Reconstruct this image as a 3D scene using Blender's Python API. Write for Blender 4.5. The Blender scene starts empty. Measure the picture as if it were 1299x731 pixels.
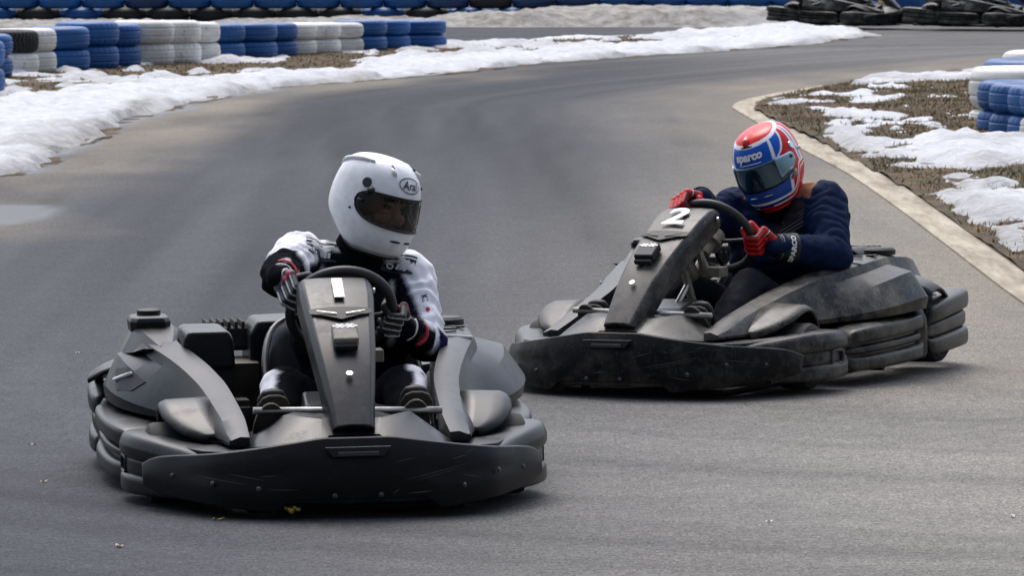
import bpy, bmesh, math, random
import numpy as np
from mathutils import Vector, Matrix, noise as mnoise
from mathutils.bvhtree import BVHTree
random.seed(7); RNG = np.random.default_rng(7)
SC = bpy.context.scene
COL = SC.collection
R = math.radians
# ---------------------------------------------------------------- camera figures
FPX, CAMH, HOR = 6650.0, 1.708, -117.6          # focal length in pixels of a 1299 wide frame, camera height, horizon row
PITCH = math.atan((365.5 - HOR) / FPX)
def G(px, py, z=0.0):
    """ground point (X, Y) where the survey sight line through (px, py) meets height z"""
    c, s = math.cos(PITCH), math.sin(PITCH)
    a = (px - 649.5) / FPX; b = (365.5 - py) / FPX
    d = (a, c + b * s, -s + b * c)
    t = (z - CAMH) / d[2]
    return np.array([t * d[0], t * d[1]])
cam = bpy.data.cameras.new('camera'); camo = bpy.data.objects.new('camera', cam); COL.objects.link(camo)
camo.location = (0, 0, CAMH); camo.rotation_euler = (math.pi / 2 - PITCH, 0, 0)
cam.sensor_width = 36; cam.sensor_fit = 'HORIZONTAL'; cam.lens = FPX / 1299 * 36
cam.clip_start = 0.1; cam.clip_end = 2000
cam.dof.use_dof = True; cam.dof.focus_distance = 17.0; cam.dof.aperture_fstop = 22
SC.camera = camo
# ---------------------------------------------------------------- objects and tags
def tag(o, label=None, cat=None, group=None, kind=None):
    if label: o['label'] = label
    if cat: o['category'] = cat
    if group: o['group'] = group
    if kind: o['kind'] = kind
    return o
def empty(name, loc=(0, 0, 0), rot=(0, 0, 0)):
    o = bpy.data.objects.new(name, None); COL.objects.link(o)
    o.location = loc; o.rotation_euler = rot; o.empty_display_size = .1
    return o
def copy_tree(o, parent=None):
    c = o.copy(); COL.objects.link(c)
    if parent is not None: c.parent = parent
    for ch in list(o.children): copy_tree(ch, c)
    return c
def mk(name, verts, faces, mat, parent=None, loc=None, rot=None, smooth=True, sharp=None, bevel=None, seg=2, sub=0, mats=None, fm=None, solid=None, fix=True):
    me = bpy.data.meshes.new(name)
    me.from_pydata([tuple(v) for v in verts], [], [tuple(f) for f in faces])
    if fix:
        bm = bmesh.new(); bm.from_mesh(me)
        bmesh.ops.recalc_face_normals(bm, faces=bm.faces)
        bm.to_mesh(me); bm.free()
    for m in (mats or [mat]): me.materials.append(m)
    if fm is not None: me.polygons.foreach_set('material_index', list(fm))
    me.polygons.foreach_set('use_smooth', [smooth] * len(me.polygons))
    if sharp is not None: me.set_sharp_from_angle(angle=R(sharp))
    me.update()
    o = bpy.data.objects.new(name, me); COL.objects.link(o)
    if parent is not None: o.parent = parent
    if loc is not None: o.location = loc
    if rot is not None: o.rotation_euler = rot
    if solid:
        m = o.modifiers.new('solid', 'SOLIDIFY'); m.thickness = solid; m.offset = -1
    if sub:
        m = o.modifiers.new('sub', 'SUBSURF'); m.levels = sub; m.render_levels = sub
    if bevel:
        m = o.modifiers.new('bevel', 'BEVEL'); m.width = bevel; m.segments = seg; m.limit_method = 'ANGLE'; m.angle_limit = R(28)
        m.harden_normals = True
    return o
def attr(o, name, vals):
    a = o.data.attributes.new(name, 'FLOAT', 'POINT'); a.data.foreach_set('value', np.asarray(vals, np.float32))
def colattr(o, name, cols):
    a = o.data.attributes.new(name, 'FLOAT_COLOR', 'POINT')
    c = np.ones((len(cols), 4), np.float32); c[:, :3] = cols; a.data.foreach_set('color', c.ravel())
class MB:
    """collects pieces for ONE mesh"""
    def __init__(s): s.v = []; s.f = []; s.m = []
    def add(s, v, f, m=0):
        n = len(s.v); s.v += [tuple(p) for p in v]; s.f += [tuple(i + n for i in q) for q in f]; s.m += [m] * len(f); return s
    def build(s, name, mat, parent=None, **k):
        if isinstance(mat, (list, tuple)): return mk(name, s.v, s.f, None, parent, mats=list(mat), fm=s.m, **k)
        return mk(name, s.v, s.f, mat, parent, **k)
def loft(rings, closed=True, cap=True):
    n = len(rings[0]); v = [p for r in rings for p in r]; f = []
    for i in range(len(rings) - 1):
        for j in range(n if closed else n - 1):
            a = i * n + j; b = i * n + (j + 1) % n
            f.append((a, b, b + n, a + n))
    if cap and closed:
        f.append(tuple(range(n))[::-1]); f.append(tuple(range((len(rings) - 1) * n, len(rings) * n)))
    return v, f
def box(c, s, rot=None):
    v = [Vector((x * s[0] / 2, y * s[1] / 2, z * s[2] / 2)) for x in (-1, 1) for y in (-1, 1) for z in (-1, 1)]
    if rot is not None: v = [rot @ p for p in v]
    v = [p + Vector(c) for p in v]
    return v, [(0, 1, 3, 2), (4, 6, 7, 5), (0, 4, 5, 1), (2, 3, 7, 6), (0, 2, 6, 4), (1, 5, 7, 3)]
def frames(P):
    P = [Vector(p) for p in P]; T = []
    for i in range(len(P)):
        t = P[min(i + 1, len(P) - 1)] - P[max(i - 1, 0)]
        T.append(t.normalized())
    u = T[0].orthogonal().normalized(); out = []
    for t in T:
        u = (u - t * u.dot(t)).normalized(); out.append((t, u, t.cross(u)))
    return out
def tube(P, r, n=10, cap=True):
    rs = r if isinstance(r, (list, tuple)) else [r] * len(P)
    rings = []
    for p, (t, u, w), q in zip(P, frames(P), rs):
        rings.append([Vector(p) + (u * math.cos(2 * math.pi * k / n) + w * math.sin(2 * math.pi * k / n)) * q for k in range(n)])
    return loft(rings, True, cap)
def capsule(a, b, ra, rb, n=14, m=5):
    a, b = Vector(a), Vector(b); d = b - a
    if d.length < 1e-6: d = Vector((0, 0, 1e-4)); b = a + d
    t = d.normalized(); P = []; rr = []
    for i in range(m + 1):
        q = math.pi / 2 * (1 - i / m); P.append(a - t * (ra * math.sin(q))); rr.append(max(ra * math.cos(q), .001))
    for i in range(m + 1):
        q = math.pi / 2 * i / m; P.append(b + t * (rb * math.sin(q))); rr.append(max(rb * math.cos(q), .001))
    return tube(P, rr, n)
def torus(c, R0, r, ax_u, ax_v, n=48, m=10):
    c, U, Vv = Vector(c), Vector(ax_u).normalized(), Vector(ax_v).normalized(); N = U.cross(Vv); v = []; f = []
    for i in range(n):
        a = 2 * math.pi * i / n; d = U * math.cos(a) + Vv * math.sin(a)
        for j in range(m):
            b = 2 * math.pi * j / m; v.append(c + d * (R0 + r * math.cos(b)) + N * (r * math.sin(b)))
    for i in range(n):
        for j in range(m):
            f.append((i * m + j, ((i + 1) % n) * m + j, ((i + 1) % n) * m + (j + 1) % m, i * m + (j + 1) % m))
    return v, f
def lathe(prof, n=32, axis='Z', c=(0, 0, 0)):
    """prof: (r, h) closed loop"""
    rings = []
    for i in range(n):
        a = 2 * math.pi * i / n; cs, sn = math.cos(a), math.sin(a)
        if axis == 'Z': rings.append([(c[0] + r * cs, c[1] + r * sn, c[2] + h) for r, h in prof])
        elif axis == 'X': rings.append([(c[0] + h, c[1] + r * cs, c[2] + r * sn) for r, h in prof])
        else: rings.append([(c[0] + r * cs, c[1] + h, c[2] + r * sn) for r, h in prof])
    v, f = loft(rings + [rings[0]], True, False); k = len(prof)
    n0 = n * k
    v = v[:n0]; f = [tuple(i % n0 for i in q) for q in f]
    return v, f
def disc(c, r, u, w, n=20, h=.004):
    c, u, w = Vector(c), Vector(u).normalized(), Vector(w).normalized(); N = u.cross(w)
    lo = [c + (u * math.cos(2 * math.pi * k / n) + w * math.sin(2 * math.pi * k / n)) * r for k in range(n)]
    hi = [p * 1 + N * h + (c - p) * .12 for p in lo]
    return loft([lo, hi])
def cr(pts, n):
    """Catmull-Rom through pts (any dimension), n samples per span"""
    P = np.array(pts, float); out = []
    Q = np.vstack([2 * P[0] - P[1], P, 2 * P[-1] - P[-2]])
    for i in range(1, len(Q) - 2):
        for k in range(n):
            t = k / n; a, b, c, d = Q[i - 1], Q[i], Q[i + 1], Q[i + 2]
            out.append(.5 * (2 * b + (c - a) * t + (2 * a - 5 * b + 4 * c - d) * t * t + (3 * b - a - 3 * c + d) * t ** 3))
    out.append(P[-1]); return np.array(out)
def text_geo(s, size=1.0, shear=0.0, bold=0.0, sx=1.0):
    cu = bpy.data.curves.new('t', 'FONT'); cu.body = s; cu.size = size; cu.shear = shear; cu.offset = bold
    cu.align_x = 'CENTER'; cu.align_y = 'CENTER'; cu.resolution_u = 4
    o = bpy.data.objects.new('t', cu); COL.objects.link(o)
    dg = bpy.context.evaluated_depsgraph_get(); dg.update()
    me = bpy.data.meshes.new_from_object(o.evaluated_get(dg))
    v = [(p.co.x * sx, p.co.y) for p in me.vertices]; f = [tuple(p.vertices) for p in me.polygons]
    bpy.data.objects.remove(o); bpy.data.curves.remove(cu); bpy.data.meshes.remove(me)
    xs = [p[0] for p in v]; ys = [p[1] for p in v]
    cx, cy = (min(xs) + max(xs)) / 2, (min(ys) + max(ys)) / 2
    return [(x - cx, y - cy) for x, y in v], f
# ---------------------------------------------------------------- numpy noise
def _h(ix, iy, seed):
    n = (ix.astype(np.int64) * 374761393 + iy.astype(np.int64) * 668265263 + seed * 974634777) & 0xffffffff
    n = ((n ^ (n >> 13)) * 1274126177) & 0xffffffff
    return ((n ^ (n >> 16)) & 0xffff) / 65535.0
def vnoise(x, y, seed=0):
    x = np.asarray(x, float); y = np.asarray(y, float)
    ix, iy = np.floor(x), np.floor(y); fx, fy = x - ix, y - iy
    fx = fx * fx * (3 - 2 * fx); fy = fy * fy * (3 - 2 * fy)
    a = _h(ix, iy, seed); b = _h(ix + 1, iy, seed); c = _h(ix, iy + 1, seed); d = _h(ix + 1, iy + 1, seed)
    return (a * (1 - fx) + b * fx) * (1 - fy) + (c * (1 - fx) + d * fx) * fy * 1.0 + 0 - 0.5
def fbm(x, y, seed=0, o=4):
    s = 0; amp = 1.0; tot = 0
    for k in range(o):
        s = s + amp * vnoise(x * 2 ** k, y * 2 ** k, seed + k * 17); tot += amp; amp *= .5
    return s / tot * 2
def sstep(a, b, x):
    t = np.clip((x - a) / (b - a), 0, 1); return t * t * (3 - 2 * t)
def seg_dist(px, py, poly):
    best = np.full(px.shape, 1e9)
    for (ax, ay), (bx, by) in zip(poly[:-1], poly[1:]):
        dx, dy = bx - ax, by - ay; L = dx * dx + dy * dy + 1e-12
        t = np.clip(((px - ax) * dx + (py - ay) * dy) / L, 0, 1)
        best = np.minimum(best, np.hypot(px - ax - t * dx, py - ay - t * dy))
    return best
def inside(px, py, poly):
    c = np.zeros(px.shape, bool); n = len(poly)
    for i in range(n):
        x1, y1 = poly[i]; x2, y2 = poly[(i + 1) % n]
        if y1 == y2: continue
        k = ((y1 > py) != (y2 > py)) & (px < (x2 - x1) * (py - y1) / (y2 - y1) + x1)
        c ^= k
    return c
# ---------------------------------------------------------------- materials
def newmat(name):
    m = bpy.data.materials.new(name); m.use_nodes = True; nt = m.node_tree
    return m, nt, nt.nodes['Principled BSDF']
def N(nt, t, **k):
    n = nt.nodes.new(t)
    for a, b in k.items():
        if a.startswith('i_'): n.inputs[a[2:].replace('_', ' ')].default_value = b
        else: setattr(n, a, b)
    return n
def ramp(nt, src, stops):
    r = nt.nodes.new('ShaderNodeValToRGB'); e = r.color_ramp.elements
    while len(e) < len(stops): e.new(.5)
    for q, (p, c) in zip(e, stops):
        q.position = p; q.color = (c, c, c, 1) if isinstance(c, (int, float)) else (*c, 1)
    nt.links.new(src, r.inputs[0]); return r.outputs[0]
def mixc(nt, fac, a, b):
    m = nt.nodes.new('ShaderNodeMix'); m.data_type = 'RGBA'
    for sock, v in ((m.inputs[0], fac), (m.inputs[6], a), (m.inputs[7], b)):
        if hasattr(v, 'is_linked'): nt.links.new(v, sock)
        elif isinstance(v, (int, float)): sock.default_value = v
        else: sock.default_value = (*v, 1)
    return m.outputs[2]
def noise_n(nt, scale, detail=3, rough=.55, vec=None, coord='Object'):
    n = N(nt, 'ShaderNodeTexNoise'); n.inputs['Scale'].default_value = scale; n.inputs['Detail'].default_value = detail; n.inputs['Roughness'].default_value = rough
    if vec is None:
        tc = N(nt, 'ShaderNodeTexCoord'); vec = tc.outputs[coord]
    nt.links.new(vec, n.inputs['Vector']); return n.outputs['Fac']
def attr_n(nt, name, out='Fac'):
    a = N(nt, 'ShaderNodeAttribute'); a.attribute_name = name; return a.outputs[out]
def bump(nt, b, src, strength=.2, dist=.01):
    n = N(nt, 'ShaderNodeBump'); n.inputs['Strength'].default_value = strength; n.inputs['Distance'].default_value = dist
    nt.links.new(src, n.inputs['Height']); nt.links.new(n.outputs[0], b.inputs['Normal'])
def plain(name, col, rough=.5, metal=0.0, bumpscale=0, bs=.15, spec=.5, var=.0, coat=0, vs=6):
    m, nt, b = newmat(name)
    b.inputs['Base Color'].default_value = (*col, 1); b.inputs['Roughness'].default_value = rough; b.inputs['Metallic'].default_value = metal
    b.inputs['Specular IOR Level'].default_value = spec; b.inputs['Coat Weight'].default_value = coat
    if var:
        f = noise_n(nt, vs, 4)
        c = mixc(nt, ramp(nt, f, [(.3, 0), (.7, 1)]), tuple(x * (1 - var) for x in col), tuple(min(1, x * (1 + var)) for x in col))
        nt.links.new(c, b.inputs['Base Color'])
    if bumpscale: bump(nt, b, noise_n(nt, bumpscale, 3), bs, .003)
    return m
def plastic(name, base, dust, amount, rough=.42, spec=.5):
    """moulded black plastic with fine grain, scuffs and road dust"""
    m, nt, b = newmat(name); b.inputs['Specular IOR Level'].default_value = spec
    tc = N(nt, 'ShaderNodeTexCoord').outputs['Object']
    big = noise_n(nt, 7, 8, .75, tc); fine = noise_n(nt, 90, 2, .5, tc)
    mp = N(nt, 'ShaderNodeMapping'); mp.inputs['Scale'].default_value = (4, 30, 60); mp.inputs['Rotation'].default_value = (.2, .35, .1); nt.links.new(tc, mp.inputs['Vector'])
    scr = noise_n(nt, 3, 3, .6, mp.outputs[0])
    d = ramp(nt, big, [(.62 - amount * .35, 0), (.95 - amount * .3, 1)])
    sp = ramp(nt, fine, [(.60, 0), (.75, 1)])
    sc = ramp(nt, scr, [(.66, 0), (.73, 1)])
    c = mixc(nt, d, base, dust)
    mm = N(nt, 'ShaderNodeMath', operation='MULTIPLY'); nt.links.new(sp, mm.inputs[0]); mm.inputs[1].default_value = .1 + .45 * amount
    c = mixc(nt, mm.outputs[0], c, tuple(x * 1.3 for x in dust))
    mm2 = N(nt, 'ShaderNodeMath', operation='MULTIPLY'); nt.links.new(sc, mm2.inputs[0]); mm2.inputs[1].default_value = .16
    c = mixc(nt, mm2.outputs[0], c, (.14, .14, .14))
    nt.links.new(c, b.inputs['Base Color'])
    rr = N(nt, 'ShaderNodeMapRange'); nt.links.new(d, rr.inputs[0]); rr.inputs[3].default_value = rough; rr.inputs[4].default_value = min(.9, rough + .3)
    nt.links.new(rr.outputs[0], b.inputs['Roughness'])
    bump(nt, b, noise_n(nt, 260, 3, .6, tc), .22, .001)
    return m
M = {}
M['clean'] = plastic('black_plastic', (.0060, .0070, .0095), (.060, .065, .074), .30, .36, .31)
M['clean_blade'] = plastic('scuffed_black_plastic', (.0055, .0055, .0065), (.026, .026, .025), .16, .42, .2)
M['dusty'] = plastic('dusty_black_plastic', (.0065, .0068, .0078), (.20, .185, .15), .50, .36, .32)
M['dusty_blade'] = plastic('dusty_scuffed_plastic', (.005, .005, .0055), (.085, .078, .064), .44, .44, .15)
M['panel'] = plain('grey_black_panel', (.035, .036, .04), .5, bumpscale=300, bs=.1, var=.15)
M['rubber'] = plain('tyre_rubber', (.018, .018, .018), .8, var=.4, bumpscale=60)
M['black'] = plain('matt_black', (.008, .008, .009), .6)
M['gloss'] = plain('gloss_black', (.012, .012, .013), .3)
M['grip'] = plain('wheel_grip', (.022, .022, .024), .5, bumpscale=150)
M['steel'] = plain('dull_steel', (.42, .40, .36), .38, 1.0, var=.3, vs=30)
M['cast'] = plain('dusty_cast_metal', (.23, .21, .165), .6, .35, var=.3, vs=25)
M['white'] = plain('white_vinyl', (.78, .79, .80), .45, var=.06, vs=30)
M['silver'] = plain('bolt_silver', (.72, .72, .72), .3, 1.0)
M['sole'] = plain('brown_sole', (.05, .043, .033), .85, var=.4, bumpscale=80)
M['boxbeige'] = plain('grey_transponder', (.22, .20, .165), .6, var=.25, vs=40)
M['red'] = plain('red_detail', (.50, .02, .04), .6, var=.2, vs=30)
M['yellow'] = plain('yellow_mud', (.20, .135, .02), .85, var=.6, vs=90)
M['engine'] = plain('oily_engine_metal', (.06, .052, .04), .5, .3, var=.6, vs=18)
M['cloth'] = plain('black_cloth', (.006, .0065, .008), 1.0, spec=.02)
M['scuff'] = plain('scuffed_plastic', (.075, .073, .07), .7)
M['seat'] = plain('seat_shell', (.02, .02, .022), .4, var=.3)
# ================================================================ world and light
w = bpy.data.worlds.new('World'); SC.world = w; w.use_nodes = True
nt = w.node_tree; bg = nt.nodes['Background']
sky = nt.nodes.new('ShaderNodeTexSky'); sky.sky_type = 'NISHITA'; sky.sun_disc = False
SUN_EL, SUN_AZ = 60.0, -14.0          # azimuth of the sun measured clockwise from +Y (straight away from the camera)
sky.sun_elevation = R(SUN_EL); sky.sun_rotation = R(SUN_AZ); sky.air_density = 1.0; sky.dust_density = 3.0; sky.ozone_density = 1.0
hs = nt.nodes.new('ShaderNodeHueSaturation'); hs.inputs['Saturation'].default_value = .66
tcw = nt.nodes.new('ShaderNodeTexCoord'); sx = nt.nodes.new('ShaderNodeSeparateXYZ'); nt.links.new(tcw.outputs['Generated'], sx.inputs[0])
# overcast: brighter overhead and towards the veiled sun beyond the track
mr = nt.nodes.new('ShaderNodeMapRange'); mr.inputs[1].default_value = 0; mr.inputs[2].default_value = 1; mr.inputs[3].default_value = .55; mr.inputs[4].default_value = 2.3; nt.links.new(sx.outputs['Z'], mr.inputs[0])
vm = nt.nodes.new('ShaderNodeVectorMath'); vm.operation = 'SCALE'; nt.links.new(hs.outputs[0], vm.inputs[0]); ym = nt.nodes.new('ShaderNodeMapRange'); ym.inputs[1].default_value = -1; ym.inputs[2].default_value = 1; ym.inputs[3].default_value = .38; ym.inputs[4].default_value = 1.6; nt.links.new(sx.outputs['Y'], ym.inputs[0])
mm_ = nt.nodes.new('ShaderNodeMath'); mm_.operation = 'MULTIPLY'; nt.links.new(mr.outputs[0], mm_.inputs[0]); nt.links.new(ym.outputs[0], mm_.inputs[1]); nt.links.new(mm_.outputs[0], vm.inputs['Scale'])
nt.links.new(sky.outputs[0], hs.inputs['Color']); nt.links.new(vm.outputs[0], bg.inputs['Color']); bg.inputs['Strength'].default_value = .14
sun = bpy.data.lights.new('sun', 'SUN'); sun.energy = .65; sun.angle = R(28); sun.color = (1, .995, .985)
so = bpy.data.objects.new('sun', sun); COL.objects.link(so)
sd = Vector((math.sin(R(SUN_AZ)) * math.cos(R(SUN_EL)), math.cos(R(SUN_AZ)) * math.cos(R(SUN_EL)), math.sin(R(SUN_EL))))
so.rotation_euler = sd.to_track_quat('Z', 'Y').to_euler(); so.location = sd * 60
SC.view_settings.view_transform = 'Standard'; SC.view_settings.look = 'None'; SC.view_settings.gamma = 1; SC.view_settings.exposure = 0.08
SC.view_settings.use_curve_mapping = False
SC.cycles.max_bounces = 6
# ================================================================ outlines of the track, surveyed on the ground plane
def poly_px(L): return [tuple(G(x, y)) for x, y in L]
LEFT_EDGE = poly_px([(-260, 300), (-120, 255), (0, 225), (57, 216), (75, 202), (88, 190), (138, 173), (158, 155), (187, 148), (218, 139), (299, 121), (383, 108), (447, 104), (502, 99), (600, 91), (700, 79), (797, 73), (1000, 59), (1040, 55), (1080, 49), (1122, 45)])
ISLE_BACK = poly_px([(1090, 40), (980, 38), (900, 42), (800, 45), (700, 48), (600, 54), (567, 56)])
far = [(-1.6, 71.0), (-4.5, 70.0), (-12.0, 66.5), (-20.0, 62.0), (-26.0, 50.0), (-26.0, 25.0)]
ISLE = LEFT_EDGE + ISLE_BACK + far
KERB_OUT = poly_px([(1440, 480), (1292, 382), (1200, 312), (1130, 259), (1073, 220), (1010, 186), (953, 152), (935, 141), (929, 136), (946, 127), (1007, 115), (1095, 103), (1235, 87), (1420, 71)])
KERB_IN = poly_px([(1450, 448), (1299, 347), (1226, 292), (1165, 251), (1112, 220), (1051, 187), (990, 158), (966, 145), (961, 138), (979, 128), (1064, 111), (1182, 96), (1260, 89), (1430, 74)])
def dens(p, n=10, sm=True): return [tuple(q) for q in (cr(p, n) if sm else p)]
KERB_OUT = dens(KERB_OUT, 8); KERB_IN = dens(KERB_IN, 8)
RIGHT = KERB_IN + [(14.0, 60.0), (14.0, 14.0), (4.0, 14.0)]
# ================================================================ ground and asphalt
mg, nt, b = newmat('far_ground')
b.inputs['Roughness'].default_value = .95
nt.links.new(mixc(nt, ramp(nt, noise_n(nt, .25, 5), [(.4, 0), (.6, 1)]), (.09, .085, .06), (.16, .15, .13)), b.inputs['Base Color'])
tag(mk('ground', [(-500, -500, -.03), (500, -500, -.03), (500, 500, -.03), (-500, 500, -.03)], [(0, 1, 2, 3)], mg), kind='structure')
xs = np.arange(-14, 14.01, .10); ys = np.concatenate([np.arange(10, 30, .10), np.arange(30, 92, .25)])
X, Y = np.meshgrid(xs, ys); nx, ny = len(xs), len(ys)
dl = seg_dist(X, Y, LEFT_EDGE); dl = np.where(inside(X, Y, ISLE), -dl, dl)
dr = seg_dist(X, Y, KERB_OUT)
# dusty and clean bands follow the driving line: noise drawn out along the track direction
along = Y + .9 * np.maximum(0, X) * sstep(42, 56, Y)
streak = fbm(dr * 1.1, along * .045, 3, 3) * .75 + fbm(dr * 4.0, along * .07, 8, 3) * .5
blotch = fbm(X * .35, Y * .16, 21, 4)
shade = .5 + .62 * streak * .8 + .18 * blotch + .28 * fbm(dr * 9, along * .12, 63, 3)
for c_, w_, a_, sd_ in ((1.0, .05, .5, 1), (1.25, .04, .4, 2), (1.85, .06, .45, 3), (2.35, .05, .5, 4), (2.6, .04, .4, 5), (3.1, .07, .4, 6), (3.6, .05, .45, 7), (.72, .035, .4, 8)):
    q_ = dr + .12 * fbm(along * .10, along * 0 + sd_, 200 + sd_, 2) - c_ - .02 * (along - 30) * (1 if sd_ % 2 else -1)
    shade = shade - .30 * a_ * np.exp(-(q_ / w_) ** 2) * sstep(.0, .35, fbm(along * .14, along * 0 + 3 * sd_, 220 + sd_, 2)) * (.6 + .6 * fbm(X * 2, Y * .8, 240 + sd_, 3))
# paler, dust-worn asphalt to the right and near, dark clean asphalt to the left
pale = sstep(-1.2, 1.8, X - (Y - 16) * .035) * (1 - .6 * sstep(26, 40, Y))
dust = np.clip(.95 * sstep(1.5, .2, dl + .7 * fbm(X * .6, Y * .3, 5, 3)) * (dl > 0) * sstep(60, 46, Y), 0, 1)
dust = np.maximum(dust, .75 * sstep(1.7, .2, dr + .6 * fbm(X * .5, Y * .2, 9, 3)))
dust = np.clip(dust * (.62 + .6 * fbm(X * 1.6, Y * .5, 31, 4)), 0, 1)
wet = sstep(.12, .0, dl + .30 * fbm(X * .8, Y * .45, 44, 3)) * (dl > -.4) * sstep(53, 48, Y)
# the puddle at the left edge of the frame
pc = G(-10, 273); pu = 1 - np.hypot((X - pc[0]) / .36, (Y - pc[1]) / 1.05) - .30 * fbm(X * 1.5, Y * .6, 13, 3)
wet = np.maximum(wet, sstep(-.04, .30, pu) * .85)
ro = mk('road', np.stack([X.ravel(), Y.ravel(), np.zeros(X.size)], 1), [(j * nx + i, j * nx + i + 1, (j + 1) * nx + i + 1, (j + 1) * nx + i) for j in range(ny - 1) for i in range(nx - 1)], None, mats=[], fix=False)
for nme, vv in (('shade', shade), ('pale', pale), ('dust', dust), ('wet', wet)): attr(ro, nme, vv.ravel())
ma, nt, b = newmat('worn_asphalt'); b.inputs['Specular IOR Level'].default_value = .16
tc = N(nt, 'ShaderNodeTexCoord').outputs['Object']
c = mixc(nt, ramp(nt, attr_n(nt, 'shade'), [(.15, 0), (.85, 1)]), (.026, .028, .034), (.068, .071, .079))
mp = N(nt, 'ShaderNodeMath', operation='MULTIPLY'); nt.links.new(attr_n(nt, 'pale'), mp.inputs[0]); mp.inputs[1].default_value = .8
c = mixc(nt, mp.outputs[0], c, mixc(nt, ramp(nt, attr_n(nt, 'shade'), [(.1, 0), (.9, 1)]), (.140, .133, .118), (.29, .272, .238)))
c = mixc(nt, attr_n(nt, 'dust'), c, (.245, .210, .158))
g1 = noise_n(nt, 110, 2, .7, tc); g2 = noise_n(nt, 34, 4, .7, tc); g3 = noise_n(nt, 6, 5, .6, tc)
def mul(nt, c, f, lo, hi):
    m = nt.nodes.new('ShaderNodeMix'); m.data_type = 'RGBA'; m.blend_type = 'MULTIPLY'; m.inputs[0].default_value = 1
    nt.links.new(c, m.inputs[6]); nt.links.new(ramp(nt, f, [(.25, lo), (.75, hi)]), m.inputs[7]); return m.outputs[2]
c = mul(nt, c, g1, .12, 1.88); c = mul(nt, c, g2, .50, 1.5); c = mul(nt, c, g3, .85, 1.15)
c = mixc(nt, attr_n(nt, 'wet'), c, (.075, .08, .09))  # pale grey-blue puts the sky's reflection on wet ground into the base colour
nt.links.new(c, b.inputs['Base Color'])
rr = N(nt, 'ShaderNodeMapRange'); nt.links.new(attr_n(nt, 'wet'), rr.inputs[0]); rr.inputs[3].default_value = .85; rr.inputs[4].default_value = .46
nt.links.new(rr.outputs[0], b.inputs['Roughness'])
sr = N(nt, 'ShaderNodeMapRange'); nt.links.new(attr_n(nt, 'wet'), sr.inputs[0]); sr.inputs[3].default_value = .15; sr.inputs[4].default_value = .16; nt.links.new(sr.outputs[0], b.inputs['Specular IOR Level'])
bs = N(nt, 'ShaderNodeBump'); bs.inputs['Distance'].default_value = .004; nt.links.new(g1, bs.inputs['Height'])
wi = N(nt, 'ShaderNodeMapRange'); nt.links.new(attr_n(nt, 'wet'), wi.inputs[0]); wi.inputs[3].default_value = .5; wi.inputs[4].default_value = .02
nt.links.new(wi.outputs[0], bs.inputs['Strength']); nt.links.new(bs.outputs[0], b.inputs['Normal'])
ro.data.materials.clear(); ro.data.materials.append(ma); tag(ro, kind='structure')
# ================================================================ painted concrete kerb strip, 3 cm proud
mk_, nt, b = newmat('worn_painted_concrete')
kt = N(nt, 'ShaderNodeTexCoord').outputs['Object']; km = N(nt, 'ShaderNodeMapping'); km.inputs['Scale'].default_value = (3.2, .35, 1); nt.links.new(kt, km.inputs['Vector'])
c = mixc(nt, ramp(nt, noise_n(nt, 2.2, 6, .7, km.outputs[0]), [(.36, 0), (.62, 1)]), (.20, .16, .105), (.46, .405, .305))
c = mul(nt, c, noise_n(nt, 80, 3, .6), .7, 1.2)
nt.links.new(c, b.inputs['Base Color']); b.inputs['Roughness'].default_value = .85
kb = MB(); n = len(KERB_OUT)
o2, i2 = np.array(KERB_OUT), np.array(KERB_IN)
rings = [[(o2[k, 0], o2[k, 1], -.01), (o2[k, 0], o2[k, 1], .010), (o2[k, 0] * .9 + i2[k, 0] * .1, o2[k, 1] * .9 + i2[k, 1] * .1, .014), (i2[k, 0], i2[k, 1], .016), (i2[k, 0], i2[k, 1], -.01)] for k in range(n)]
tag(mk('kerb_strip', *loft(rings), mk_, sharp=40), kind='structure')
# ================================================================ snow and grass banks
msn, nt, b = newmat('old_snow')
tc = N(nt, 'ShaderNodeTexCoord').outputs['Object']
dn = attr_n(nt, 'dirt')
dd = N(nt, 'ShaderNodeMath', operation='MULTIPLY'); nt.links.new(dn, dd.inputs[0]); nt.links.new(ramp(nt, noise_n(nt, 7, 5, .7, tc), [(.3, .35), (.7, 1)]), dd.inputs[1])
c = mixc(nt, dd.outputs[0], (.66, .67, .69), (.19, .17, .14)); c = mul(nt, c, noise_n(nt, 9, 6, .75, tc), .72, 1.22)
nt.links.new(c, b.inputs['Base Color']); b.inputs['Roughness'].default_value = .75; b.inputs['Specular IOR Level'].default_value = .25
bump(nt, b, noise_n(nt, 16, 6, .7, tc), .8, .05)
mgr, nt, b = newmat('muddy_turf')
tc = N(nt, 'ShaderNodeTexCoord').outputs['Object']
c = mixc(nt, ramp(nt, noise_n(nt, 3, 5, .65, tc), [(.38, 0), (.62, 1)]), (.060, .040, .022), (.19, .125, .062))
c = mixc(nt, ramp(nt, noise_n(nt, 1.1, 4, .6, tc), [(.54, 0), (.70, 1)]), c, (.075, .085, .03)); c = mul(nt, c, noise_n(nt, 40, 4, .7, tc), .35, 1.65)
nt.links.new(c, b.inputs['Base Color']); b.inputs['Roughness'].default_value = .95; bump(nt, b, noise_n(nt, 35, 4, .7, tc), 1.0, .05)
mbl, nt, b = newmat('grass_blade')
nt.links.new(mixc(nt, attr_n(nt, 'tone'), (.24, .145, .065), (.085, .095, .022)), b.inputs['Base Color']); b.inputs['Roughness'].default_value = .8
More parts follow.
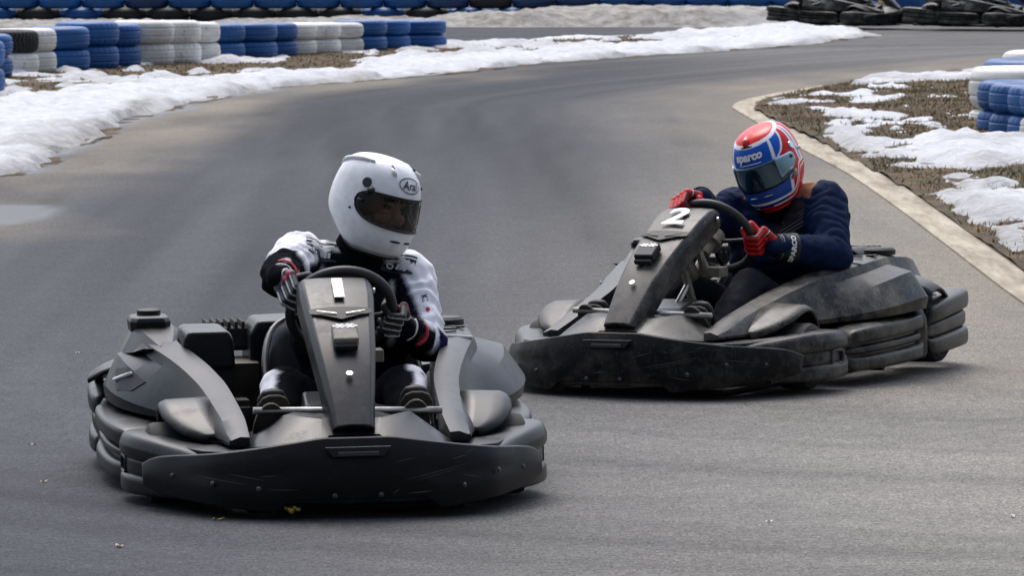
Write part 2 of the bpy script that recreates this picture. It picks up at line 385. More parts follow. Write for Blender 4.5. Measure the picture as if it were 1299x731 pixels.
def bank(tname, sname, poly, edge, bounds, step, tfun, sfun, dfun, cells=None):
    x = np.arange(bounds[0], bounds[1], step[0]); y = np.arange(bounds[2], bounds[3], step[1])
    X, Y = np.meshgrid(x, y); ins = inside(X, Y, poly); s = seg_dist(X, Y, edge); s = np.where(ins, s, -s)
    t = tfun(X, Y, s); fld = sfun(X, Y, s)
    th = SNOW_T[0] * np.sqrt(np.clip(fld, 0, 1.2)) + SNOW_T[1] * np.clip(fld, 0, 1.0) ** 2
    lum = fbm(X * 2.6, Y * 1.9, 61, 6) * SNOW_T[1] * 2.2 + fbm(X * 7, Y * 5, 71, 3) * .026
    zt = t; zs = t + th + lum * sstep(0, .35, fld)
    nx = len(x)
    def build(name, z, keep, mat):
        idx = -np.ones(X.size, int); k = keep[:-1, :-1] | keep[1:, :-1] | keep[:-1, 1:] | keep[1:, 1:]
        jj, ii = np.nonzero(k); a = jj * nx + ii
        quads = np.stack([a, a + 1, a + nx + 1, a + nx], 1); used = np.unique(quads); idx[used] = np.arange(len(used))
        v = np.stack([X.ravel()[used], Y.ravel()[used], z.ravel()[used]], 1)
        return mk(name, v, idx[quads].tolist(), mat, fix=False), used
    o1, _ = build(tname, zt, ins, mgr); tag(o1, kind='structure')
    zs = np.where(fld > 0, zs, t - .03)
    o2, used = build(sname, zs, (fld > 0) & ins, msn); tag(o2, kind='structure')
    attr(o2, 'dirt', np.clip(dfun(X, Y, s), 0, 1).ravel()[used])
    return X, Y, s, fld, t, ins
def blobs(X, Y, L):
    r = 0
    for px, py, wx, wy, wgt in L:      # centre and half extents surveyed from the picture, then laid on the ground
        c = G(px, py); e = G(px + wx, py); f2 = G(px, py - wy)
        r = r + wgt * np.exp(-((X - c[0]) / (e[0] - c[0])) ** 2 - ((Y - c[1]) / (f2[1] - c[1])) ** 2)
    return r
def grass(name, X, Y, S, fld, t, ins, n, hgt, wd, ylim, smin):
    k = np.nonzero((fld < .02).ravel() & ins.ravel() & (S.ravel() > smin) & (Y.ravel() > ylim[0]) & (Y.ravel() < ylim[1]))[0]
    p = RNG.choice(k, n); x = X.ravel()[p] + RNG.normal(0, .03, n); y = Y.ravel()[p] + RNG.normal(0, .06, n); z = t.ravel()[p] - .005
    a = RNG.uniform(0, math.pi, n); h = hgt * RNG.uniform(.35, 1.25, n); ln = RNG.normal(0, .6, (n, 2)) * h[:, None]; ww = wd * RNG.uniform(.6, 1.3, n)
    v = np.empty((n, 3, 3)); v[:, 0] = np.stack([x - ww * np.cos(a), y - ww * np.sin(a), z], 1); v[:, 1] = np.stack([x + ww * np.cos(a), y + ww * np.sin(a), z], 1)
    v[:, 2] = np.stack([x + ln[:, 0], y + ln[:, 1], z + h], 1)
    o = mk(name, v.reshape(-1, 3), np.arange(3 * n).reshape(-1, 3).tolist(), mbl, smooth=False, fix=False)
    tone = np.clip(.5 + 1.1 * fbm(x * .9, y * .5, 91, 3) + RNG.normal(0, .22, n), 0, 1); attr(o, 'tone', np.repeat(tone, 3)); tag(o, kind='stuff')
# --- left island
SNOW_T = [.036, .034]
def t_left(X, Y, s): return np.clip(s * .03, -.02, .03) + .016 * fbm(X * 3, Y * 3, 51, 3)
def s_left(X, Y, s):
    e = s + .22 * fbm(X * 1.3, Y * .9, 33, 4) - .05
    ridge = 1.15 * np.exp(-((e - .55) / .55) ** 2) * (.50 + .75 * fbm(X * .9, Y * .6, 36, 4)) + .25 * sstep(.02, .35, e)
    near = sstep(50, 44, Y)
    patch = .20 + 1.3 * fbm(X * .9, Y * .5, 37, 6) + .9 * fbm(X * 3.1, Y * 1.6, 41, 3) + .55 * near - .10 * sstep(1.6, 2.6, s) * (1 - near)
    f = np.where(e < 1.1, np.maximum(ridge, .12 * sstep(.03, .2, e)), 0)
    f = np.maximum(f, patch * sstep(.7, 1.4, e)) + blobs(X, Y, [(20, 130, 40, 7, -1.3), (150, 150, 60, 20, .5), (60, 180, 80, 35, .5), (700, 53, 110, 3.2, -.75), (860, 46, 60, 3, -.6), (230, 92, 70, 6, -.45), (330, 85, 50, 4, -.5), (800, 47, 60, 3, -.5), (960, 40, 60, 6, .6), (500, 66, 70, 2.6, -.9), (400, 73, 70, 3.0, -.9), (250, 86, 90, 3.0, -.45), (110, 97, 90, 3, -.45), (200, 99, 60, 2.5, -.4), (420, 76, 80, 2, -.4), (60, 101, 40, 3, -.7), (300, 88, 200, 2.5, -.35)])
    return np.where(e > 0, f, -1) * np.where(e > 0, sstep(.0, .16, s), 1)
def d_left(X, Y, s): return .7 * sstep(.35, .0, s) + .55 * sstep(.0, .6, fbm(X * 1.2, Y * .7, 39, 5)) + .35 * sstep(1.2, 2.2, s) + blobs(X, Y, [(178, 140, 12, 6, 1.2), (985, 36, 30, 4, .8)])
XY = bank('turf_bank', 'snow_bank', ISLE, LEFT_EDGE + ISLE_BACK, (-10.5, 7.6, 28, 80), (.045, .13), t_left, s_left, d_left)
grass('dead_grass', *XY, 14000, .030, .010, (40, 80), .6)
# --- right verge inside the hairpin
SNOW_T[:] = [.032, .022]
def t_right(X, Y, s): return .03 + np.clip(s * .05, 0, .045) + .022 * fbm(X * 2.2, Y * 2.2, 52, 4)
def s_right(X, Y, s):
    f = -.06 + 1.4 * fbm(X * 1.3, Y * .55, 137, 6) + 1.1 * fbm(X * 4.0, Y * 1.7, 141, 4)
    f = f + blobs(X, Y, [(1270, 260, 75, 28, 1.0), (1180, 215, 50, 10, .5), (1095, 158, 45, 10, .65), (1140, 108, 90, 5, .85), (1110, 125, 70, 6, .4), (1060, 178, 40, 10, .5), (1285, 320, 40, 22, .8), (1240, 225, 60, 10, .5),
                         (990, 150, 32, 16, -.9), (1190, 145, 40, 14, -.9), (1150, 232, 42, 16, -.9), (1265, 175, 50, 10, -.9), (1015, 122, 40, 6, -.3), (1285, 292, 22, 5, -.9)])
    return np.where(s > .05 + .08 * fbm(X * 2, Y * 2, 38, 2), f * sstep(.02, .22, s), -1)
def d_right(X, Y, s): return .6 * sstep(.5, .05, s) + .55 * sstep(.05, .6, fbm(X * 1.3, Y * .8, 40, 5))
XY = bank('turf_verge', 'snow_patches', RIGHT, KERB_IN, (1.9, 9.0, 20, 62), (.032, .085), t_right, s_right, d_right)
grass('verge_grass', *XY, 48000, .034, .006, (20, 52), .03)
mds, nt, b = newmat('dirty_ploughed_snow'); tc = N(nt, 'ShaderNodeTexCoord').outputs['Object']
c = mixc(nt, ramp(nt, noise_n(nt, 5, 6, .7, tc), [(.35, 0), (.68, 1)]), (.20, .18, .15), (.50, .48, .45))
c = mixc(nt, attr_n(nt, 'dirt'), (.66, .66, .67), c); nt.links.new(c, b.inputs['Base Color']); b.inputs['Roughness'].default_value = .9; bump(nt, b, noise_n(nt, 18, 6, .7, tc), .8, .06)
# --- ploughed dirty snow under the far tyre wall
x = np.arange(-12, 3.9, .05); y = np.arange(74.8, 78.2, .11); X, Y = np.meshgrid(x, y)
base = 75.9 + .3 * fbm(X * .5, X * 0, 77, 3)
prof = sstep(base - .9, base - .1, Y); hgt = .03 + .08 * sstep(-5.0, -1.0, X) + .14 * sstep(-1.2, .3, X) + .10 * fbm(X * 1.2, Y * .6, 78, 4)
z = prof * np.clip(hgt, .02, 1) + prof * .05 * fbm(X * 5, Y * 5, 79, 3) - .015
nx = len(x)
o = mk('ploughed_snow', np.stack([X.ravel(), Y.ravel(), z.ravel()], 1), [(j * nx + i, j * nx + i + 1, (j + 1) * nx + i + 1, (j + 1) * nx + i) for j in range(len(y) - 1) for i in range(nx - 1)], mds, fix=False)
attr(o, 'dirt', np.clip(1.15 - .45 * sstep(2.0, 3.5, X) + .3 * fbm(X, Y, 80, 3) - .7 * sstep(.28, .40, z), 0, 1).ravel()); tag(o, kind='structure')
# ================================================================ tyres
def paint(name, col, rough):
    m, nt, b = newmat(name); tc = N(nt, 'ShaderNodeTexCoord').outputs['Object']
    c = mixc(nt, ramp(nt, noise_n(nt, 11, 6, .75, tc), [(.56, 0), (.70, 1)]), col, tuple(x * .35 + .02 for x in col))
    c = mul(nt, c, noise_n(nt, 3, 3, .6, tc), .75, 1.15)
    c = mul(nt, c, noise_n(nt, .9, 2, .5, N(nt, 'ShaderNodeObjectInfo').outputs['Location']), .78, 1.15)
    nt.links.new(c, b.inputs['Base Color']); b.inputs['Roughness'].default_value = rough; bump(nt, b, noise_n(nt, 60, 2, .5, tc), .2, .004); return m
TP = {'blue': paint('blue_tyre_paint', (.004, .088, .30), .5), 'navy': paint('dark_blue_tyre_paint', (.010, .045, .14), .55), 'white': paint('white_tyre_paint', (.70, .69, .66), .6), 'black': paint('bare_tyre', (.017, .017, .018), .7)}
def tyre_mesh(kind):
    Rr, W = .335, .22; prof = []
    # outer tread with circumferential grooves, rounded shoulders, side walls and open bead
    zs = np.linspace(-.092, .092, 25)
    for zz in zs:
        g = 0.0
        for gc in ((-.04, .04) if kind != 'zigzag' else ()):
            g = max(g, .009 * math.exp(-((zz - gc) / .006) ** 2))
        prof.append((Rr - g - .022 * (abs(zz) / .092) ** 3.2, zz))
    prof += [(Rr - .045, .105), (Rr - .07, .113), (Rr - .11, .108), (Rr - .135, .09), (Rr - .125, .07), (Rr - .05, .06), (Rr - .03, 0), (Rr - .05, -.06), (Rr - .125, -.07), (Rr - .135, -.09), (Rr - .11, -.108), (Rr - .07, -.113), (Rr - .045, -.105)]
    n = 168 if kind != 'rib' else 72; v = []; k = len(prof)
    for i in range(n):
        a = 2 * math.pi * i / n
        for r, h in prof:
            rr = r
            if kind == 'block' and abs(h) < .1 and r > Rr - .03:
                ph = (i + (3 if h > 0 else 0)) % 6
                if ph == 0 and abs(h) > .05: rr -= .007
            if kind == 'zigzag' and abs(h) < .1 and r > Rr - .03:
                q = (i / n * 44 + abs(((h + .1) * 9) % 1 - .5) * 1.1) % 1
                if q < .32: rr -= .014
            v.append((rr * math.cos(a), rr * math.sin(a), h + .113))
    f = [(i * k + j, ((i + 1) % n) * k + j, ((i + 1) % n) * k + (j + 1) % k, i * k + (j + 1) % k) for i in range(n) for j in range(k)]
    o = mk('tyre', v, f, M['rubber'], sharp=38); me = o.data; bpy.data.objects.remove(o); return me
TM = {k: tyre_mesh(k) for k in ('rib', 'block', 'zigzag')}
for me in TM.values(): me.materials.clear(); me.materials.append(TP['blue'])
def tyre(x, y, z, colr, label, group, kind='rib', sr=1.0, sz=1.0, tilt=0):
    o = bpy.data.objects.new('tyre', TM[kind]); COL.objects.link(o)
    o.location = (x, y, z); o.scale = (sr, sr, sz); o.rotation_euler = (R(tilt), R(tilt * .7), random.uniform(0, 6.28))
    o.material_slots[0].link = 'OBJECT'; o.material_slots[0].material = TP[colr]
    return tag(o, label, 'tyre', group)
ORD = ['first', 'second', 'third', 'fourth', 'fifth', 'sixth', 'seventh', 'eighth', 'ninth', 'tenth', 'eleventh', 'twelfth', 'thirteenth', 'fourteenth', 'fifteenth', 'sixteenth', 'seventeenth', 'eighteenth', 'nineteenth', 'twentieth', 'twenty-first', 'twenty-second', 'twenty-third', 'twenty-fourth', 'twenty-fifth', 'twenty-sixth', 'twenty-seventh', 'twenty-eighth']
# row of two-high stacks along the snowy island: right-hand edge and ground row of each stack, surveyed from the picture
ROW = [(50, 99, 'white', 36), (73, 97, 'white', 38), (115, 92, 'blue', 33), (152, 88.5, 'blue', 26), (180, 83, 'blue', 29), (222, 82, 'white', 25), (256, 81, 'white', 25), (280, 79, 'white', 27), (312, 76, 'blue', 29), (353, 74.5, 'blue', 28), (378, 72, 'blue', 28), (403, 71, 'white', 28), (433, 69.5, 'white', 28), (462, 68, 'white', 28), (492, 66, 'blue', 24), (521, 63.5, 'blue', 24), (567, 62.5, 'blue', 24)]
for i, (pr, pb, colr, ptop) in enumerate(ROW):
    Yc = 53.2 + i * .636; sc = FPX / Yc * .9995
    Rr = .345 if i in (3, 5, 9, 16) else .325
    Xc = (pr - 649.5) / sc - Rr
    zb = .012; yb = HOR + (CAMH - zb) * FPX / (Yc - Rr)
    H2 = max(.34, CAMH - (ptop - HOR) * (Yc) / FPX - zb)
    if i in (0, 1): H2 = .46
    for k in range(2):
        kind = 'zigzag' if (i == 0 and k) else random.choice(('rib', 'block', 'block'))
        sz = H2 / 2 / .226
        lab = f"{'bare dark zigzag' if (i == 0 and k) else colr + ' painted'} tyre, {'top' if k else 'bottom'} of {ORD[i]} stack from left in snowy roadside row"
        tyre(Xc + random.uniform(-.003, .003), Yc + random.uniform(-.02, .02), zb + k * H2 / 2, 'black' if (i == 0 and k) else colr, lab, 'painted tyres stacked along the snowy island', kind, Rr / .335, sz, random.uniform(-.5, .5))
# a white ring showing above the bare one, and two blue stacks cut by the left edge
for j, (pr, pb, zt) in enumerate(((17, 103, .44), (7, 125, .50))):
    D = G(0, pb)[1] + .33; sc = FPX / D; Xc = (pr - 649.5) / sc - .33
    for k in range(2):
        tyre(Xc, D, .02 + k * zt / 2, 'blue', f"blue tyre cut by the left picture edge, {'top' if k else 'bottom'} of the {'nearest' if j else 'second nearest'} stack", 'painted tyres stacked along the snowy island', 'rib', .98, zt / 2 / .226)
# far tyre wall, two courses
D = 78.6
for k in range(2):
    for i in range(26):
        Xc = -8.7 + i * .645 + (.32 if k == 0 else 0) + random.uniform(-.003, .003); 
        if Xc > 8.4: continue
        r = random.random()
        colr = ('black' if r < .62 else 'blue') if k == 0 else ('black' if i in (0, 13) else ('navy' if i in (12, 14, 15, 5) else 'blue'))
        nm = {'black': 'bare black', 'blue': 'blue', 'navy': 'dark faded blue'}[colr]
        tyre(Xc, D + random.uniform(-.03, .03), .0 + k * .205, colr, f"{nm} tyre, {ORD[i]} from the left in {'upper' if k else 'lower'} course of far tyre wall", 'tyres of the far wall behind the dirty snow', 'rib', .98, .205 / .226)
# tyre heap on the right verge
def at_px(pxc, D): return (pxc - 649.5) * D / FPX
D0 = G(1290, 178)[1] - 1.3
RS = [(1349, 0.0, 'white'), (1333, .22, 'blue'), (1309, .62, 'blue'), (1293, 1.15, 'blue')]
names = ['nearest', 'second nearest', 'third nearest', 'farthest']
for i, (pc, dy, colr) in enumerate(RS):
    for k in range(2):
        cc = 'blue' if (k == 1) else colr
        if i == 0 and k == 1: pcx = 1349
        else: pcx = pc
        Dd = D0 + .31 + dy
        tyre(at_px(pcx, Dd) , Dd, .005 + k * .215, cc, f"{cc} tyre, {'top' if k else 'bottom'} of the {names[i]} stack in the heap at the right edge", 'tyres heaped on the right verge', 'block', .93, .215 / .226)
for k in range(2):
    Dd = D0 + 3.4; tyre(at_px(1307, Dd), Dd, .02 + k * .13, 'white', f"big white tyre, {'top' if k else 'bottom'} one, behind the blue stacks at the right edge", 'big white tyres at the right edge', 'rib', 1.42, (.33 if k else .13) / .226)
Dd = D0 + 5.2; tyre(at_px(1316, Dd), Dd, .262, 'blue', 'blue tyre lying flat beyond the big white tyres at the right edge', 'tyres heaped on the right verge', 'rib', 1.35)
tyre(at_px(1316, Dd), Dd, .02, 'blue', 'blue tyre beneath the flat one beyond the big white tyres', 'tyres heaped on the right verge', 'rib', 1.3, 1.06)
Dd = D0 + 7.0; tyre(at_px(1331, Dd), Dd, .28, 'white', 'white tyre farthest back in the heap at the right edge', 'tyres heaped on the right verge', 'rib', 1.2)
tyre(at_px(1331, Dd), Dd, .03, 'white', 'white tyre under the farthest white one in the right heap', 'tyres heaped on the right verge', 'rib', 1.2, 1.1)
Dd = 81.5; tyre(at_px(1148, 77.5), 77.5, .22, 'blue', 'bright blue tyre standing between the two parked karts', 'tyres by the parked karts', 'rib', 1.0, 1.1)
tyre(at_px(1148, 77.5), 77.5, .0, 'blue', 'blue tyre under the bright one between the two parked karts', 'tyres by the parked karts', 'rib', 1.0, .95)
# ================================================================ small litter on the asphalt
ml = plain('dry_leaf', (.36, .29, .20), .8, var=.3, vs=60); mp_ = plain('pale_scrap', (.62, .60, .56), .8)
def scrap(px, py, w, label, mat, rot):
    p = G(px, py); n = 9; v = [(0, 0, .004)]
    for k in range(n):
        a = 2 * math.pi * k / n; q = w * (.6 + .4 * math.sin(k * 2.3 + px) ** 2) * (1.5 if k in (0, 1) else 1)
        v.append((q * math.cos(a), q * .6 * math.sin(a), .002 + .006 * math.sin(a * 1.5 + px) ** 2))
    o = mk('dry_leaf', v, [(0, k + 1, (k + 1) % n + 1) for k in range(n)], mat, loc=(p[0], p[1], .001), rot=(0, 0, rot))
    tag(o, label, 'leaf')
scrap(975, 664, .011, 'tiny pale scrap lying alone on the grey asphalt in the right foreground', mp_, .4)
scrap(1285, 657, .014, 'small pale dry leaf on the asphalt near the lower right corner', mp_, 1.1)
scrap(152, 695, .02, 'small brown leaf on the asphalt near the lower left corner', ml, 2.0)
scrap(40, 566, .012, 'brown speck of leaf on the asphalt left of the kart numbered 1', ml, 0)
scrap(55, 613, .012, 'brown leaf crumb on the asphalt in the left foreground', ml, .8)
scrap(275, 661, .016, 'yellowish leaf on the asphalt just in front of the kart numbered 1', M['yellow'], .3)
scrap(98, 449, .010, 'pale leaf crumb on dark asphalt far left of the kart numbered 1', mp_, .6)
# ================================================================ rental kart (local: +X driver's left, +Y backwards, Z up)
FAIR = [(-.905, .298, .060, 0), (-.85, .352, .066, .001), (-.754, .440, .078, .003), (-.655, .512, .090, .006), (-.545, .578, .099, .009), (-.515, .592, .101, .010), (-.43, .640, .108, .013), (-.36, .668, .109, .015), (-.315, .676, .106, .016)]
FL = [0]
for a_, b_ in zip(FAIR[:-1], FAIR[1:]): FL.append(FL[-1] + math.hypot(b_[0] - a_[0], b_[1] - a_[1]))
def fair_pt(x, s, off=0.0):
    """point on the front skin of the steering fairing: x across, s metres up from its bottom edge"""
    i = 0
    while i < len(FL) - 2 and s > FL[i + 1]: i += 1
    t = (s - FL[i]) / (FL[i + 1] - FL[i]); a, b = FAIR[i], FAIR[i + 1]
    y = a[0] + (b[0] - a[0]) * t; z = a[1] + (b[1] - a[1]) * t; cx = a[3] + (b[3] - a[3]) * t; hw = a[2] + (b[2] - a[2]) * t
    L = math.hypot(b[0] - a[0], b[1] - a[1]); ny, nz = -(b[1] - a[1]) / L, (b[0] - a[0]) / L
    cr_ = .010 * (1 - (abs(x) / hw) ** 2) if abs(x) < hw else 0
    return Vector((cx + x, y + ny * (off + cr_), z + nz * (off + cr_)))
def on_fair(name, pts, faces, mat, parent, s0, off, sx=1, sy=1, thick=.0025, rotz=0):
    v = []
    for o in (0, thick):
        for x, y in pts:
            v.append(fair_pt(x * math.cos(rotz) - y * math.sin(rotz), s0 + x * math.sin(rotz) + y * math.cos(rotz), off + o))
    n = len(pts); f = [tuple(i + n for i in q) for q in faces]
    from collections import Counter
    ec = Counter()
    for q in faces:
        for a, b in zip(q, q[1:] + q[:1]): ec[(a, b)] += 1
    for (a, b) in ec:
        if (b, a) not in ec: f.append((a, b, b + n, a + n))
    return mk(name, v, f, mat, parent, smooth=False)
def bumper(name, path, prof, mat, parent, ends=True, n=6):
    """sweep a closed (outward, z) outline along plan points (x, y, z_top, depth); outline given in unit form"""
    P = cr(path, n); rings = []
    for i in range(len(P)):
        a = P[max(i - 1, 0)]; b = P[min(i + 1, len(P) - 1)]
        t = Vector((b[0] - a[0], b[1] - a[1], 0)).normalized(); no = Vector((t.y, -t.x, 0))
        ring = []
        for o, q in prof:
            z = P[i][3] + (P[i][2] - P[i][3]) * q
            ring.append(Vector((P[i][0], P[i][1], z)) + no * (o * P[i][4] if o < 0 else o))
        rings.append(ring)
    if ends:
        for idxs in ((0, 1, 2), (-1, -2, -3)):
            for ii, sc in zip(idxs, (.35, .80, .96)):
                c = sum(rings[ii], Vector()) / len(prof); rings[ii] = [c + (p - c) * sc for p in rings[ii]]
    v, f = loft(rings); return mk(name, v, f, mat, parent, sharp=50)
def rib_prof(k=3, amp=.026, n=36):
    """outer face with k rounded bars and grooves between; o>0 metres outwards, o<0 fraction of depth"""
    out = [(-1.0, .06), (-.96, 0.02), (-.5, 0.0), (-.15, .01)]
    for i in range(n + 1):
        q = i / n; ph = abs(math.sin(math.pi * k * q)) ** .32
        out.append((-.004 + amp * ph - .016 * (1 - ph) - .010 * (1 - math.sin(math.pi * q)) ** 2, .02 + .96 * q))
    out += [(-.15, .995), (-.5, 1.0), (-.95, .97), (-1.0, .92)]
    return out
def slot_prof(n=40):
    out = [(-1.0, .06), (-.96, 0.02), (-.5, 0.0), (-.15, .01)]
    for i in range(n + 1):
        q = i / n
        top = max(0, 1 - (abs(q - .80) / .205) ** 3.6) ** .30; bot = max(0, 1 - (abs(q - .15) / .17) ** 3.6) ** .30; mid = max(0, 1 - (abs(q - .455) / .135) ** 6) ** .3
        out.append((.006 + max(.024 * top - .010 * max(0, q - .8) / .2, .022 * bot, .010 * mid), .02 + .96 * q))
    return out + [(-.15, .995), (-.5, 1.0), (-.95, .97), (-1.0, .92)]
def bar_prof(mid, n=48):
    """top bar, recessed band carrying a ridge of half height mid, bottom bar"""
    out = [(-1.0, .06), (-.96, 0.02), (-.5, 0.0), (-.15, .01)]
    for i in range(n + 1):
        q = i / n; top = max(0, 1 - (abs(q - .82) / .18) ** 3.4) ** .30; bot = max(0, 1 - (abs(q - .15) / .17) ** 3.4) ** .30; mm = max(0, 1 - (abs(q - .48) / mid) ** 3.4) ** .3
        out.append((-.002 + max(.030 * top, .028 * bot, .018 * mm), .02 + .96 * q))
    return out + [(-.15, .995), (-.5, 1.0), (-.95, .97), (-1.0, .92)]
POD = [ # Y, xi, zt, xo, p3, p4, p5, p6, zb
    (-.80, .285, .268, .338, (.341, .262), (.344, .258), (.346, .254), (.343, .246), .243),
    (-.70, .283, .293, .343, (.350, .280), (.358, .266), (.364, .254), (.360, .245), .241),
    (-.60, .285, .318, .350, (.362, .300), (.377, .277), (.387, .257), (.382, .246), .240),
    (-.35, .302, .372, .375, (.386, .340), (.400, .305), (.420, .268), (.415, .254), .245),
    (-.22, .322, .400, .398, (.411, .366), (.427, .325), (.452, .274), (.446, .258), .250),
    (-.12, .343, .422, .422, (.435, .386), (.462, .345), (.505, .280), (.498, .262), .254),
    (.0, .370, .443, .452, (.466, .404), (.530, .366), (.590, .296), (.582, .268), .258),
    (.13, .400, .462, .485, (.500, .424), (.578, .394), (.642, .312), (.634, .276), .262),
    (.27, .404, .474, .496, (.512, .442), (.600, .416), (.664, .328), (.656, .284), .268),
    (.33, .405, .476, .498, (.514, .442), (.598, .414), (.660, .326), (.652, .286), .270),
    (.35, .405, .476, .498, (.510, .430), (.540, .372), (.620, .312), (.612, .288), .270),
    (.50, .410, .468, .500, (.515, .428), (.548, .372), (.600, .318), (.592, .296), .275),
    (.58, .415, .452, .496, (.508, .420), (.535, .370), (.575, .325), (.567, .305), .285)]
def pod_mesh(s):
    rows = []
    for q in POD:
        Y, xi, zt, xo, p3, p4, p5, p6, zb = q
        if s < 0: p3, p4, p5, p6 = [(xo + (x_ - xo) * .70, z_) for x_, z_ in (p3, p4, p5, p6)]
        rows.append([Y, xi, zb, xi, zt, (xi + xo) / 2, zt + .002, xo, zt - .008, *p3, *p4, *p5, *p6, xo - .02, zb])
    D = cr(rows, 3)
    rings = [[Vector((s * d[1 + 2 * k], d[0], d[2 + 2 * k])) for k in range(9)] for d in D]
    return loft(rings)
def wheel_geo(parent, x, y, r, wdt, roll):
    rim_r = r * .5; hw = wdt / 2
    prof = [(rim_r, -hw * .85), (r * .82, -hw), (r * .96, -hw * .86), (r, -hw * .6), (r, hw * .6), (r * .96, hw * .86), (r * .82, hw), (rim_r, hw * .85)]
    wl = mk('wheel', *lathe([(.02, -.03), (rim_r * .9, -.02), (rim_r, -hw * .8), (rim_r, hw * .8), (rim_r * .9, .02), (.02, .03)], 24, 'X'), M['steel'], parent, loc=(x, y, r + (.047 if y < 0 else .062)), sharp=40)
    mk('tyre', *lathe(prof, 36, 'X'), M['rubber'], wl, sharp=40)
    return wl
def build_kart(number, dusty, label, loc, rot, group=None, box_mat='black'):
    pl, bl = (M['dusty'], M['dusty_blade']) if dusty else (M['clean'], M['clean_blade'])
    K = empty('go_kart', loc, rot); tag(K, label, 'go-kart', group)
    # -- chassis: floor tray and tubes under everything
    ch = MB()
    ch.add(*box((.02, -.15, .055), (.62, 1.2, .012)))
    for sx in (-1, 1): ch.add(*tube(cr([(sx * .22, -.72, .07), (sx * .30, -.45, .07), (sx * .33, .1, .07), (sx * .31, .85, .08)], 6), .016))
    ch.add(*tube([(-.5, -.45, .12), (.5, -.45, .12)], .014)); ch.add(*tube([(-.56, .62, .14), (.56, .62, .14)], .02))
    ch.add(*tube([(-.60, .05, .09), (.60, .05, .09)], .013)); ch.add(*tube([(-.5, -.70, .10), (.5, -.70, .10)], .013))
    ch.build('chassis_frame', M['black'], K, sharp=40)
    for x, y, r, wd in ((-.49, -.45, .118, .12), (.49, -.45, .118, .12), (-.50, .62, .128, .19), (.50, .62, .128, .19)): wheel_geo(K, x, y, r, wd, 0)
    # -- front bumper with wrapped corners, and the nose blade before it
    half = [(0, -.93, .215, .085, .10), (.22, -.915, .215, .085, .10), (.38, -.815, .222, .085, .11), (.465, -.685, .236, .083, .13), (.545, -.56, .252, .081, .15), (.586, -.46, .258, .082, .16), (.590, -.36, .256, .084, .16), (.572, -.25, .248, .09, .14)]
    path = [(-x, y, a, b, d) for x, y, a, b, d in half[:0:-1]] + half
    fb = bumper('front_bumper', path, slot_prof(), pl, K)
    for s in (-1, 1):      # moulded slot with a raised lip at each corner
        c = Vector((s * .6075, -.385, .160)); t = Vector((s * .05, 1, 0)).normalized(); up = Vector((0, 0, 1)); no = Vector((s, 0, 0))
        rr = [c + t * (math.copysign(abs(math.cos(a)) ** .4, math.cos(a)) * .042) + up * (math.copysign(abs(math.sin(a)) ** .4, math.sin(a)) * .024) for a in np.linspace(0, 2 * math.pi, 24, endpoint=False)]
        mk('slot_lip', *tube(rr + rr[:2], .0075, 8, False), pl, fb)
        mk('slot_hole', *loft([[p - no * .02 for p in rr], [p - no * .002 for p in rr]]), M['black'], fb)
    bp = []
    for u in np.linspace(-1, 1, 49):
        x = .575 * math.copysign(abs(u) ** .9, u); a = abs(x)
        yy = -.985 + .10 * (a / .40) ** 3.0 if a < .40 else -.885 + (a - .40) * 1.20 + (a - .4) ** 2 * 1.7
        zt = .276 if a < .10 else .276 - (a - .10) * .155
        zb = .104 if a < .20 else (.104 - (a - .20) / .03 * .036 if a < .23 else .068 + (a - .23) * .11)
        if a > .50: e = (a - .50) / .075; zt -= .022 * e ** 3; zb += .016 * e ** 2
        bp.append((x, yy, zt, zb))
    nz_ = 8
    rings = []
    for x, y, zt, zb in bp:
        fr = []
        for k in range(nz_ + 1):
            q = k / nz_; z = zb + (zt - zb) * q
            lean = -.012 * math.sin(q * math.pi) + .028 * q ** 2 * (1 if abs(x) < .5 else .6)
            sculpt = .010 * math.exp(-((q - .55 - .25 * (abs(x) - .3)) / .10) ** 2) * sstep(.12, .22, np.array(abs(x))) * (1 - sstep(.42, .5, np.array(abs(x))))
            fr.append(Vector((x, y + lean + float(sculpt), z)))
        bk = [p + Vector((0, .024, 0)) for p in fr[::-1]]
        rings.append(fr + bk)
    blade = mk('nose_blade', *loft(rings), bl, K, bevel=.005, seg=2)
    blade.name = 'nose_blade'
    # handle slot: a recessed bright lip in the middle of the blade
    hx = [(-.092, .252), (.092, .252), (.072, .226), (-.072, .226)]
    hh = MB(); hh.add(*loft([[Vector((x, -.992, z)) for x, z in hx], [Vector((x, -.975, z)) for x, z in hx]]))
    hh.build('handle_slot', M['black'], blade, smooth=False)
    mk('handle_bar', *box((0, -.992, .233), (.118, .010, .014)), M['panel'], blade, bevel=.004)
    for bx, by, bz in ((-.50, -.738, .16), (-.40, -.882, .15), (-.28, -.968, .14), (.06, -.996, .118), (-.07, -.996, .118), (.30, -.958, .135), (.41, -.872, .165), (.50, -.738, .158)):
        t = Vector((1, 0, 0)) if abs(bx) < .3 else Vector((1, math.copysign(1.35, bx), 0)).normalized()
        mk('blade_bolt', *disc((bx, by - .012, bz), .008, t, (0, 0, 1), 14, .004), M['panel'], blade)
    rs_ = random.Random(5 if dusty else 3); sc_ = MB()
    def face_pt(x, q):
        i = max(k_ for k_ in range(len(bp) - 1) if bp[k_][0] <= x); t_ = (x - bp[i][0]) / (bp[i + 1][0] - bp[i][0]); za_ = bp[i][3] + (bp[i + 1][3] - bp[i][3]) * t_; zb_ = bp[i][2] + (bp[i + 1][2] - bp[i][2]) * t_; q = min(.94, max(.06, (.085 + .17 * q - za_) / (zb_ - za_))); kq = min(int(q * nz_), nz_ - 1); p = rings[i][kq].lerp(rings[i][kq + 1], q * nz_ - kq).lerp(rings[i + 1][kq].lerp(rings[i + 1][kq + 1], q * nz_ - kq), t_); return Vector((x, p.y - .0016, p.z))
